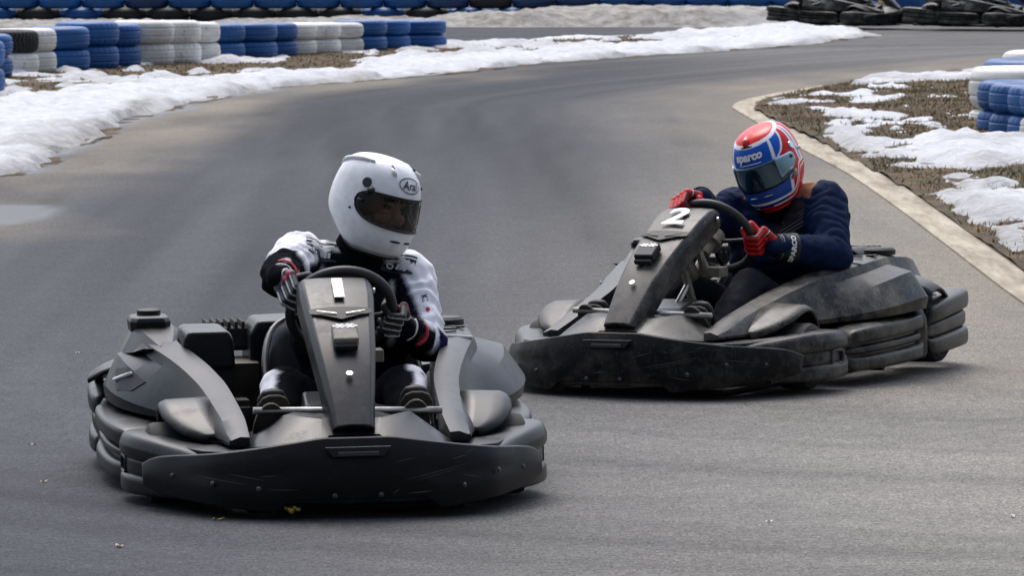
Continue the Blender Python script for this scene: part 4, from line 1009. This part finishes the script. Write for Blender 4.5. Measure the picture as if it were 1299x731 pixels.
def on_wheel(deg):
    C = Vector((.05, -.20, .572)); al = .60; up = Vector((0, -math.sin(al), math.cos(al))); ax = Vector((1, 0, 0)); a = R(deg)
    O = ax * math.cos(a) + up * math.sin(a); T = -ax * math.sin(a) + up * math.cos(a)
    return C + O * .150, O, T
def shoe(parent, heel, toe, mat):
    h, t = Vector(heel), Vector(toe); d = t - h; L = d.length; d.normalize(); x = Vector((1, 0, 0)); n = d.cross(x).normalized()
    rg = []
    for q, wd, th, dn in ((0, .020, .02, 0), (.04, .034, .05, .0), (.2, .036, .062, 0), (.45, .034, .052, 0), (.7, .045, .036, 0), (.88, .043, .026, 0), (.97, .032, .02, 0), (1, .014, .012, 0)):
        c = h + d * (L * q); rg.append([c + x * (wd * math.copysign(abs(math.cos(a)) ** .7, math.cos(a))) + n * (th * math.sin(a) * (1 if math.sin(a) > 0 else .55)) for a in np.linspace(0, 2 * math.pi, 20, endpoint=False)])
    s = mk('shoe', *loft(rg), mat, parent)
    so_ = [[p - n * 0 for p in r_] for r_ in rg]
    sg = []
    for q, wd in ((0, .018), (.05, .034), (.25, .036), (.45, .033), (.7, .047), (.88, .046), (.97, .034), (1.01, .014)):
        c = h + d * (L * q) - n * .030; sg.append([c - x * wd, c - x * wd - n * .012, c + x * wd - n * .012, c + x * wd])
    mk('sole', *loft(sg), M['sole'], s, bevel=.004)
    return s
# ---------------------------------------------------------------- driver of kart 1
P1 = empty('person', *K1POSE); tag(P1, 'driver in black and white race suit and white helmet, steering kart number 1', 'person')
rimL, OL, TL = on_wheel(152); rimR, OR_, TR = on_wheel(-14)
wrL = Vector((-.125, -.175, .672)); wrR = Vector((.248, -.120, .512))
elL = (-.108, -.045, .668); elR = (.330, .03, .458); shL = (-.030, .170, .708); shR = (.302, .185, .642)
B1 = [('pelvis', (.03, .24, .19), (.19, .24, .19), .120, .120), ('belly', (.07, .25, .22), (.10, .22, .46), .125, .120), ('belly', (.15, .25, .22), (.19, .22, .46), .125, .115),
      ('chest', (.06, .215, .46), (.045, .20, .635), .120, .098), ('chest', (.20, .22, .45), (.235, .205, .585), .115, .100), ('chest', (.10, .18, .52), (.20, .18, .52), .11, .11),
      ('yoke', (.03, .19, .690), (.26, .20, .645), .070, .070), ('neck', (.150, .19, .66), (.188, .165, .79), .075, .062),
      ('uarmL', shL, elL, .080, .064), ('farmL', elL, wrL, .060, .040), ('uarmR', shR, elR, .079, .064), ('farmR', elR, wrR, .060, .041),
      ('thighL', (.03, .16, .20), (-.125, -.22, .345), .098, .072), ('calfL', (-.125, -.22, .345), (-.195, -.55, .19), .070, .048),
      ('thighR', (.19, .16, .20), (.235, -.21, .345), .098, .072), ('calfR', (.235, -.21, .345), (.205, -.55, .19), .070, .048)]
def sub(b, t): a, c = np.array(b[1], float), np.array(b[2], float); return a + (c - a) * t
me, v, nrm = remesh([capsule(a, b, ra, rb) for _, a, b, ra, rb in B1], .0085, 5)
bi, bt, bd = near_bone(v, B1); names1 = [b[0] for b in B1]
fold = np.zeros(len(v)); cols = np.zeros((len(v), 3))
nz1 = n3(v, 16, 3); nz2 = n3(v, 38, 9); ed = n3(v, 22, 4) * .16
for i in range(len(v)):
    q = names1[bi[i]]; d = bd[i] / (np.linalg.norm(bd[i]) + 1e-9); t = bt[i]; p = v[i]
    amp = .007 if 'arm' in q else .005
    if 'arm' in q: fold[i] = amp * (math.sin(t * 26 + 5 * nz1[i]) * .55 + nz2[i] * .7)
    else: fold[i] = amp * (nz1[i] + .6 * nz2[i])
    c = (.0085, .009, .012); wht = (.86, .86, .90); nav = (.012, .014, .06)
    if q == 'uarmL':
        up_ = d @ np.array((-.30, -.15, .94)) + ed[i]
        if t < .66 - .35 * max(0, -up_) and up_ > -.10 and t > -.1: c = wht
        elif up_ > -.16 and t < .70: c = nav
        if .60 < t < .80 and abs(d @ np.array((.6, -.7, .2)) - .8) < .10: c = wht
    if q == 'farmL':
        if abs(d @ np.array((.75, -.2, .6)) - .80) < .08 and t < .7: c = wht
    if q == 'uarmR':
        o_ = d @ np.array((.84, -.50, .22)) + ed[i] * .3; lim = .05 + .40 * t
        if o_ > lim and t < .98: c = wht
        elif o_ > lim - .10: c = nav
    if q == 'farmR':
        o_ = d @ np.array((.55, -.35, .75))
        if t < .30 and d @ np.array((.9, -.3, .3)) > .45 - t: c = wht
        elif abs(o_ - .93) < .05 and t < .55: c = wht
    if q in ('yoke', 'chest'):
        # shoulder boards and the pale piping down the chest
        if q == 'yoke' and d[2] > -.2:
            u = t if t < .5 else 1 - t
            if u < .22: c = wht if u < .04 else ((.62, .62, .65) if abs((p[1] * 62) % 2 - 1) < .40 else c)
        for (a0, b0) in (((.018, .0, .70), (.000, .0, .45)), ((.262, .0, .64), (.236, .0, .44))):
            if b0[2] < p[2] < a0[2]:
                xx = a0[0] + (b0[0] - a0[0]) * (a0[2] - p[2]) / (a0[2] - b0[2])
                wdt = .020 if p[2] > .52 else .010
                if abs(p[0] - xx) < wdt and p[1] < .17: c = wht
                elif abs(p[0] - xx) < wdt + .009 and p[1] < .17: c = nav
    if q == 'thighR' and .45 < t and abs(d @ np.array((.70, -.45, .55)) - .86) < .13: c = wht
    if q == 'calfR' and abs(d @ np.array((.55, -.8, .2)) - .80) < .11: c = wht
    if q in ('thighL', 'calfL') and d @ np.array((-.80, -.5, .35)) > .72: c = wht
    cols[i] = c
me.vertices.foreach_set('co', (v + nrm * fold[:, None]).ravel()); me.update()
ev = np.empty(len(me.edges) * 2, int); me.edges.foreach_get('vertices', ev); ev = ev.reshape(-1, 2)
acc = cols.copy(); cnt = np.ones(len(cols)); np.add.at(acc, ev[:, 0], cols[ev[:, 1]]); np.add.at(acc, ev[:, 1], cols[ev[:, 0]]); np.add.at(cnt, ev.ravel(), 1); cols = acc / cnt[:, None]
bd1 = put_mesh('body', me, M['suit'], P1); colattr(bd1, 'tint', cols)
hand(P1, rimL, -TL, OL, wrL, 'L', 'black'); hand(P1, rimR, TR, OR_, wrR, 'R', 'black')
for wr, el, tw in ((wrL, elL, 1), (wrR, elR, -1)):
    cf = cuff(P1, wr, el, .041, M['black'])
    w, e = Vector(wr), Vector(el); d = (e - w).normalized(); c = w + d * .050; vd = Vector((.05 * tw, -1, .25 if tw > 0 else .15)); vd = (vd - d * vd.dot(d)).normalized(); sdn = d.cross(vd)
    pts = [c + (vd * math.cos(a) + sdn * math.sin(a)) * .0465 + d * (.012 * math.cos(a * 2.2)) for a in np.linspace(-.85, .85, 13)]
    mk('cuff_tab', *tube(pts, [.003, .006] + [.0075] * 9 + [.006, .003], 8), M['red'], cf)
    pts = [w - d * .002 + (vd * math.cos(a) + sdn * math.sin(a)) * .040 for a in np.linspace(-1.0, 1.0, 11)]
    mk('cuff_piping', *tube(pts, .0035, 6), M['white'], cf)
for x in (-.205, .205): shoe(P1, (x, -.545, .165), (x + .005, -.635, .385), M['black'])
mk('collar', *tube(cr([(.150, .19, .700), (.160, .185, .735), (.170, .180, .765)], 3), [.085, .080, .080, .078, .075, .072, .070], 24), M['cloth'], P1, sharp=60)
def paint1(az, z, p):
    if z < -.147: return (.50, .51, .53)
    return (.88, .885, .90)
H1 = helmet(P1, Vector((.199, .150, .874)), R(37), R(14), R(9), paint1, True)
# features of helmet 1
a0, z0 = R(-2), .086
pts, f = ring2(.046, .024, .0032); curve_on(H1, 'oval_emblem', pts, f, M['navytrim'], a0, z0)
tv, tf = text_geo('Arai', .036, .35, .0006, 1.0); curve_on(H1, 'emblem_lettering', tv, tf, M['navytrim'], a0, z0 + .001)
for az, z, r_, mt in ((-66, .066, .017, 'boxbeige'), (-57, .042, .0115, 'gloss'), (66, .066, .017, 'boxbeige')):
    c = hp(R(az), z, .001); n_ = (hp(R(az), z, .02) - c).normalized(); u = n_.orthogonal().normalized()
    mk('visor_pivot', *disc(c, r_, u, n_.cross(u), 20, .006), M['panel'] if mt == 'boxbeige' else M['gloss'], H1, sharp=30)
pv = [hp(R(-62), .030, .004), hp(R(-58), .042, .007), hp(R(-52), .050, .007)]; mk('pivot_lever', *tube(pv, [.005, .0105, .009], 10), M['gloss'], H1)
mk('visor_catch', *tube([hp(R(-71), .006, .004), hp(R(-63), .004, .006)], [.007, .006], 8), M['black'], H1)
mk('shell_stud', *disc(hp(R(-82), -.03, .001), .0045, (0, 0, 1), Vector((0, 0, 1)).cross(hp(R(-82), -.03)).normalized() * -1, 10, .003), M['black'], H1)
for az in (-30, 34):
    mk('crown_vent', *tube([hp(R(az - 3), .128, .002), hp(R(az + 1), .115, .005), hp(R(az + 5), .108, .002)], [.004, .0085, .004], 8), M['shell'] if False else M['white'], H1)
    mk('vent_hole', *tube([hp(R(az - 2), .134, .0025), hp(R(az), .126, .003)], [.0035, .0045], 8), M['black'], H1)
mk('brow_vent', *tube([hp(R(38), .082, .002), hp(R(40), .076, .003)], [.004, .004], 8), M['black'], H1)
for u0, u1 in ((-17, -3), (3, 16)):
    mk('chin_slot', *tube([hp(R(a), -.098, .0012) for a in np.linspace(u0, u1, 6)], [.0015, .0035, .004, .004, .0035, .0015], 8), M['black'], H1)
# rear diffusers of the shell
for s in (-1, 1):
    P_ = [hp(R(s * a), z, .004) for a, z in ((70, .132), (105, .128), (140, .110), (160, .085))]; mk('rear_diffuser', *tube(cr(P_, 5), [.004 + .004 * math.sin(math.pi * k / 15) for k in range(16)], 10), M['white'], H1)
# face behind the visor
fm_ = MB(); v_, f_ = lathe([(.001, .115), (.05, .105), (.078, .06), (.082, .0), (.076, -.05), (.055, -.10), (.001, -.115)], 28, 'Z'); v_ = [Vector((p[0] * .92, p[1] * 1.12 + (-.0 if p[1] > 0 else -.010), p[2])) for p in v_]
fm_.add(v_, f_)
fm_.add(*capsule((0, -.100, .012), (0, -.122, -.030), .010, .0165)); fm_.add(*capsule((-.011, -.113, -.034), (.011, -.113, -.034), .011, .011))
for s in (-1, 1): fm_.add(*capsule((s * .05, -.078, -.03), (s * .028, -.095, -.022), .020, .015)); fm_.add(*capsule((s * .018, -.096, .030), (s * .052, -.083, .030), .0085, .0075))
fc = fm_.build('face', M['skin'], H1); fc.location = (0, -.004, -.010)
for s in (-1, 1):
    mk('eye', *capsule((s * .026, -.090, .012), (s * .040, -.086, .012), .0085, .007), M['hair'], fc)
    mk('eyebrow', *tube([(s * .014, -.106, .030), (s * .034, -.104, .036), (s * .056, -.088, .030)], [.003, .005, .003], 8), M['hair'], fc)
for k in range(9):
    x = -.060 + .015 * k; mk('hair', *tube([(x, -.085 - .02 * (1 - (x / .07) ** 2), .075), (x * 1.05 + .003 * (k % 3 - 1), -.098 - .018 * (1 - (x / .07) ** 2), .050), (x * 1.05, -.092 - .018 * (1 - (x / .07) ** 2), .030 + .006 * (k % 2))], [.010, .008, .002], 8), M['hair'], fc)
lin = [[hp(a, z) * .90 for a in np.linspace(R(62), R(298), 40)] for z in (-.09, -.04, .0, .05, .09)]
v_, f_ = loft(lin, False, False); mk('padding', v_, f_, M['black'], H1)
# lettering on the suit
def on_body(name, pts, faces, mat, parent, body, c, ux, uy, off=.002):
    bm = bmesh.new(); bm.from_mesh(body.data); bvh = BVHTree.FromBMesh(bm); c, ux, uy = Vector(c), Vector(ux).normalized(), Vector(uy).normalized(); n = ux.cross(uy).normalized(); v = []
    for x, y in pts:
        o = c + ux * x + uy * y + n * .12; h = bvh.ray_cast(o, -n, .3); v.append((h[0] if h[0] is not None else c + ux * x + uy * y) + n * off)
    bm.free(); return mk(name, v, faces, mat, parent, smooth=False)
tv, tf = text_geo('K1', .020, 0, .0008); on_body('sleeve_lettering', tv, tf, M['navytrim'], bd1, bd1, (.335, .06, .585), (.30, -.15, -.93), (.90, -.30, .3))
on_body('sleeve_dot', [(.007 * math.cos(a), .006 * math.sin(a)) for a in np.linspace(0, 2 * math.pi, 14, endpoint=False)], [tuple(range(14))], M['red'], bd1, bd1, (.345, .05, .552), (.30, -.15, -.93), (.90, -.30, .3))
for c_, ux_, sgn in (((.030, .10, .742), (1, 0, .02), 1), ((.268, .12, .690), (1, 0, -.45), -1)):
    ux_ = Vector(ux_).normalized(); uy_ = Vector((0, .55, .83)); uy_ = (uy_ - ux_ * uy_.dot(ux_)).normalized(); c_ = Vector(c_)
    def quad(name, x0, x1, y0, y1, m_, off): on_body(name, [(x0 + (x1 - x0) * k / 6, y) for k in range(7) for y in (y0, y1)], [(2 * k, 2 * k + 2, 2 * k + 3, 2 * k + 1) for k in range(6)], m_, bd1, bd1, c_, ux_, uy_, off)
    quad('shoulder_board', -.045, .045, -.030, .034, M['navytrim'], .003)
    quad('board_stripe', -.046, .044, .020, .026, M['white'], .0045); quad('board_stripe', -.046, .030, .004, .009, M['white'], .0045)
    tv, tf = ring2(.011, .009, .004); tv = [(x - .022, y) for x, y in tv]
    for q in range(3): tf = tf + [tuple(len(tv) + w_ for w_ in (0, 1, 2, 3))]; tv = tv + [(-.006 + .012 * q, -.008), (.002 + .012 * q, -.008), (.005 + .012 * q, .008), (-.003 + .012 * q, .008)]
    on_body('board_emblem', [(x, y - .012) for x, y in tv], tf, M['white'], bd1, bd1, c_, ux_, uy_, .0045)
# ---------------------------------------------------------------- driver of kart 2
P2 = empty('person', *K2POSE); tag(P2, 'driver in navy jacket, red and blue helmet and red gloves, in kart number 2', 'person')
rimL, OL, TL = on_wheel(122); rimR, OR_, TR = on_wheel(-8)
wrL = Vector((.0, -.200, .705)); wrR = Vector((.272, -.135, .530))
elL = (-.085, .03, .575); elR = (.405, .05, .492); shL = (-.030, .150, .655); shR = (.312, .19, .672)
B2 = [('pelvis', (.03, .24, .19), (.19, .24, .19), .120, .120), ('belly', (.07, .24, .22), (.10, .20, .46), .130, .125), ('belly', (.15, .24, .22), (.20, .21, .46), .130, .125),
      ('chest', (.06, .19, .46), (.05, .17, .58), .120, .105), ('chest', (.20, .21, .46), (.245, .19, .60), .122, .110), ('chest', (.12, .13, .50), (.20, .14, .50), .105, .105),
      ('yoke', (.03, .17, .645), (.27, .20, .665), .078, .082), ('neck', (.15, .18, .63), (.150, .14, .73), .085, .075),
      ('uarmL', shL, elL, .080, .066), ('farmL', elL, wrL, .062, .042), ('uarmR', shR, elR, .086, .074), ('farmR', elR, wrR, .074, .047),
      ('thighL', (.03, .16, .20), (-.06, -.22, .385), .098, .074), ('calfL', (-.06, -.22, .385), (-.20, -.57, .19), .072, .048),
      ('thighR', (.19, .16, .20), (.195, -.21, .385), .100, .076), ('calfR', (.195, -.21, .385), (.175, -.57, .19), .073, .048)]
me, v, nrm = remesh([capsule(a, b, ra, rb) for _, a, b, ra, rb in B2], .0085, 5)
bi, bt, bd = near_bone(v, B2); names2 = [b[0] for b in B2]; fold = np.zeros(len(v)); cols = np.zeros((len(v), 3)); nz1 = n3(v, 12, 3); nz2 = n3(v, 34, 9)
for i in range(len(v)):
    q = names2[bi[i]]; t = bt[i]; d = bd[i] / (np.linalg.norm(bd[i]) + 1e-9); p = v[i]
    if 'arm' in q: fold[i] = .0075 * (abs(math.sin(t * 20 + 3.4 * nz1[i] + 1.2 * d[2])) ** .45 - .7) + .004 * nz2[i] + .007 * nz1[i]
    elif q in ('thighL', 'thighR', 'calfL', 'calfR'): fold[i] = .006 * nz1[i] + .004 * nz2[i]
    else: fold[i] = .008 * (abs(math.sin(p[2] * 62 + 3 * nz1[i])) ** .7 - .5) + .003 * nz2[i]
    c = (.0055, .0155, .052)
    if q in ('thighL', 'thighR', 'calfL', 'calfR', 'pelvis'): c = (.018, .018, .024)
    elif q in ('farmL',): c = (.005, .014, .048)
    elif q in ('yoke', 'uarmR') and .205 < p[0] < .292 and p[2] > .700: c = (.26, .11, .06)
    elif q == 'yoke' and d[2] > .55 and t < .1: c = (.24, .10, .055)
    elif q == 'neck': c = (.012, .012, .016)
    elif q == 'chest' and p[2] > .54 and .16 < p[0] < .27 and d[1] < -.2: c = (.022, .020, .026)
    cols[i] = c
me.vertices.foreach_set('co', (v + nrm * fold[:, None]).ravel()); me.update()
bd2 = put_mesh('body', me, M['jacket'], P2); colattr(bd2, 'tint', cols)
hand(P2, rimL, -TL, OL, wrL, 'L', 'red'); hand(P2, rimR, TR, OR_, wrR, 'R', 'red')
for wr, el in ((wrL, elL), (wrR, elR)):
    cf = cuff(P2, wr, el, .053, M['black'], .062)
w, e = Vector(wrR), Vector(elR); d = (e - w).normalized(); vd = Vector((.35, -1, .12)); vd = (vd - d * vd.dot(d)).normalized(); sdn = d.cross(vd)
tv, tf = text_geo('SPARCO', .027, 0, .0012, 1.0); vv = []
for x, y in tv:
    a = x / .056; vv.append(w + d * (.034 - y * 1.0) + (vd * math.cos(a) - (-sdn if sdn.z > 0 else sdn) * math.sin(a)) * .0600)
mk('cuff_lettering', vv, tf, M['white'], cf, smooth=False)
pts = [w + d * .002 + (vd * math.cos(a) + sdn * math.sin(a)) * .046 for a in np.linspace(-1.2, 1.2, 11)]; mk('cuff_piping', *tube(pts, .0035, 6), M['white'], cf)
for x in (-.212, .195): shoe(P2, (x, -.56, .165), (x + .005, -.645, .365), M['black'])
mk('collar', *tube(cr([(.145, .175, .645), (.150, .165, .675), (.150, .155, .700)], 3), [.098, .098, .097, .095, .092, .089, .086], 24), M['cloth'], P2, sharp=60)
for k in range(5):     # leather slashes on the chest
    on_body('chest_strap', [(x, y) for x, y in ((-.05, -.003), (.05, -.003), (.05, .003), (-.05, .003))], [(0, 1, 2, 3)], M['panel'], bd2, bd2, (.232, .10, .575 + k * .014), (.85, 0, .5), (-.5, -.1, .85), .004)
for k, (x, z) in enumerate(((.128, .575), (.150, .560), (.136, .543), (.152, .538))):
    on_body('zip_pull', [(-.005, -.012), (.005, -.012), (.006, .012), (-.004, .012)], [(0, 1, 2, 3)], M['white'], bd2, bd2, (x, .03, z), (1, 0, 0), (.1, -.1, 1), .006)
RED, BLU, WHT, DRK = (.66, .002, .004), (.010, .10, .52), (.86, .86, .88), (.010, .03, .18)
def paint2(az, z, p):
    a = abs(az); x, y = p.x, p.y
    e = math.sqrt((x / .088) ** 2 + ((y + .030) / (.090 if y < -.03 else .120)) ** 2)
    if z > .02:
        if e < .92: return RED
        if e < 1.06: return WHT
    dg = math.degrees(a); k = float(sstep(45, 95, np.array(dg)))
    l1 = -.116 + .088 * k ** 1.5; l2 = l1 - .020
    if dg < 118:
        if abs(z - l1) < .0050: return WHT
        if abs(z - l2) < .0034 and dg > 12: return WHT
        if l2 < z < l1: return RED if dg > 40 else DRK
        if z < l2: return RED
    if z < -.03 and dg < 66:
        e2 = 54 + (z + .055) * 90
        if dg < e2: return (.02, .075, .36)
        if dg < e2 + 7: return WHT
        return RED
    hz = (z - .05) / .09
    if dg < 37 + 6 * hz: return BLU
    if dg < 43 + 6 * hz: return WHT
    b2 = 50 + 34 * max(0, min(1.2, hz)) ** .6
    if dg < b2 - 4 and z > .045: return BLU
    if dg < b2 + 2 and z > .035: return WHT
    if dg < 96: return RED
    if dg < 101: return WHT
    if dg < 109: return (.42, .40, .58)
    if dg < 114: return WHT
    return RED if dg < 140 else BLU
H2 = helmet(P2, Vector((.123, .120, .825)), R(2), R(21), R(-13), paint2, False)
tv, tf = text_geo('sparco', .040, .05, .0022, 1.12); curve_on(H2, 'brow_lettering', tv, tf, M['white'], R(0), .075, .0042)
curve_on(H2, 'brow_underline', [(-.050 + .01 * k, y) for k in range(11) for y in (-.0015, .0015)], [(2 * k, 2 * k + 2, 2 * k + 3, 2 * k + 1) for k in range(10)], M['white'], R(0), .054, .0035)
A = np.linspace(R(38), R(80), 22)
for s in (-1, 1):
    vv = []
    for a in A:
        k = (a - A[0]) / (A[-1] - A[0]); hi = .046 - .012 * k; lo = -.046 + .034 * k
        if k > .8: e = (k - .8) / .2; m_ = (hi + lo) / 2; hi = m_ + (hi - m_) * math.sqrt(1 - e * e * .8); lo = m_ + (lo - m_) * math.sqrt(1 - e * e * .8)
        for q in range(6): vv.append(hp(s * a, lo + (hi - lo) * q / 5, .0085))
    mk('visor_side_plate', vv, [(i * 6 + q, (i + 1) * 6 + q, (i + 1) * 6 + q + 1, i * 6 + q + 1) for i in range(21) for q in range(5)], M['visor_side'], H2, solid=.003)
    c = hp(s * R(71), .018, .009); n_ = (hp(s * R(71), .018, .03) - c).normalized(); u = n_.orthogonal().normalized()
    mk('visor_pivot', *disc(c, .0075, u, n_.cross(u), 16, .004), M['gloss'], H2)
    c = hp(s * R(90), .050, .001); n_ = (hp(s * R(90), .050, .03) - c).normalized(); u = n_.orthogonal().normalized()
    mk('pivot_cover', *disc(c, .017, u, n_.cross(u), 20, .006), M['silver'], H2, sharp=30)
    c = hp(s * R(112), .015, .001); n_ = (hp(s * R(112), .015, .03) - c).normalized(); u = n_.orthogonal().normalized()
    mk('shell_stud', *disc(c, .007, u, n_.cross(u), 14, .012), M['white'], H2)
    mk('cheek_vent', *tube([hp(s * R(56), -.062, .003), hp(s * R(66), -.050, .005), hp(s * R(72), -.04, .003)], [.006, .010, .005], 8), M['boxbeige'], H2)
    mk('chin_slot', *tube([hp(s * R(a), -.085, .0015) for a in np.linspace(5, 18, 6)], [.002, .0035, .004, .004, .0035, .002], 8), M['steel'], H2)
mk('crown_vent', *tube([hp(R(-6), .142, .002), hp(R(-4), .128, .005), hp(R(-4), .118, .002)], [.01, .016, .008], 10), M['shell_red'], H2)
mk('vent_hole', *tube([hp(R(a), .117, .002) for a in np.linspace(-16, 10, 7)], [.001, .0025, .003, .003, .003, .0025, .001], 8), M['black'], H2)
# ================================================================ parked karts far right
for (px, D, deg, lab, g) in ((1068, 74.2, 60, 'parked black kart with a yellow side mark, left of the two by the far corner', None), (1240, 73.4, 66, 'parked grey kart cut off by the top right corner of the picture', None)):
    k = copy_tree(kart2); k.location = ((px - 649.5) * D / FPX, D, 0); k.rotation_euler = (0, 0, R(deg)); k['label'] = lab; k['group'] = 'parked karts in the far corner'
    if deg == 60:
        c = k.location + Matrix.Rotation(R(deg), 3, 'Z') @ Vector((.43, -.42, .36))
        m_ = mk('headlamp', *capsule((.40, -.52, .345), (.46, -.36, .355), .03, .04), M['yellow'], k); m_.name = 'side_marker'
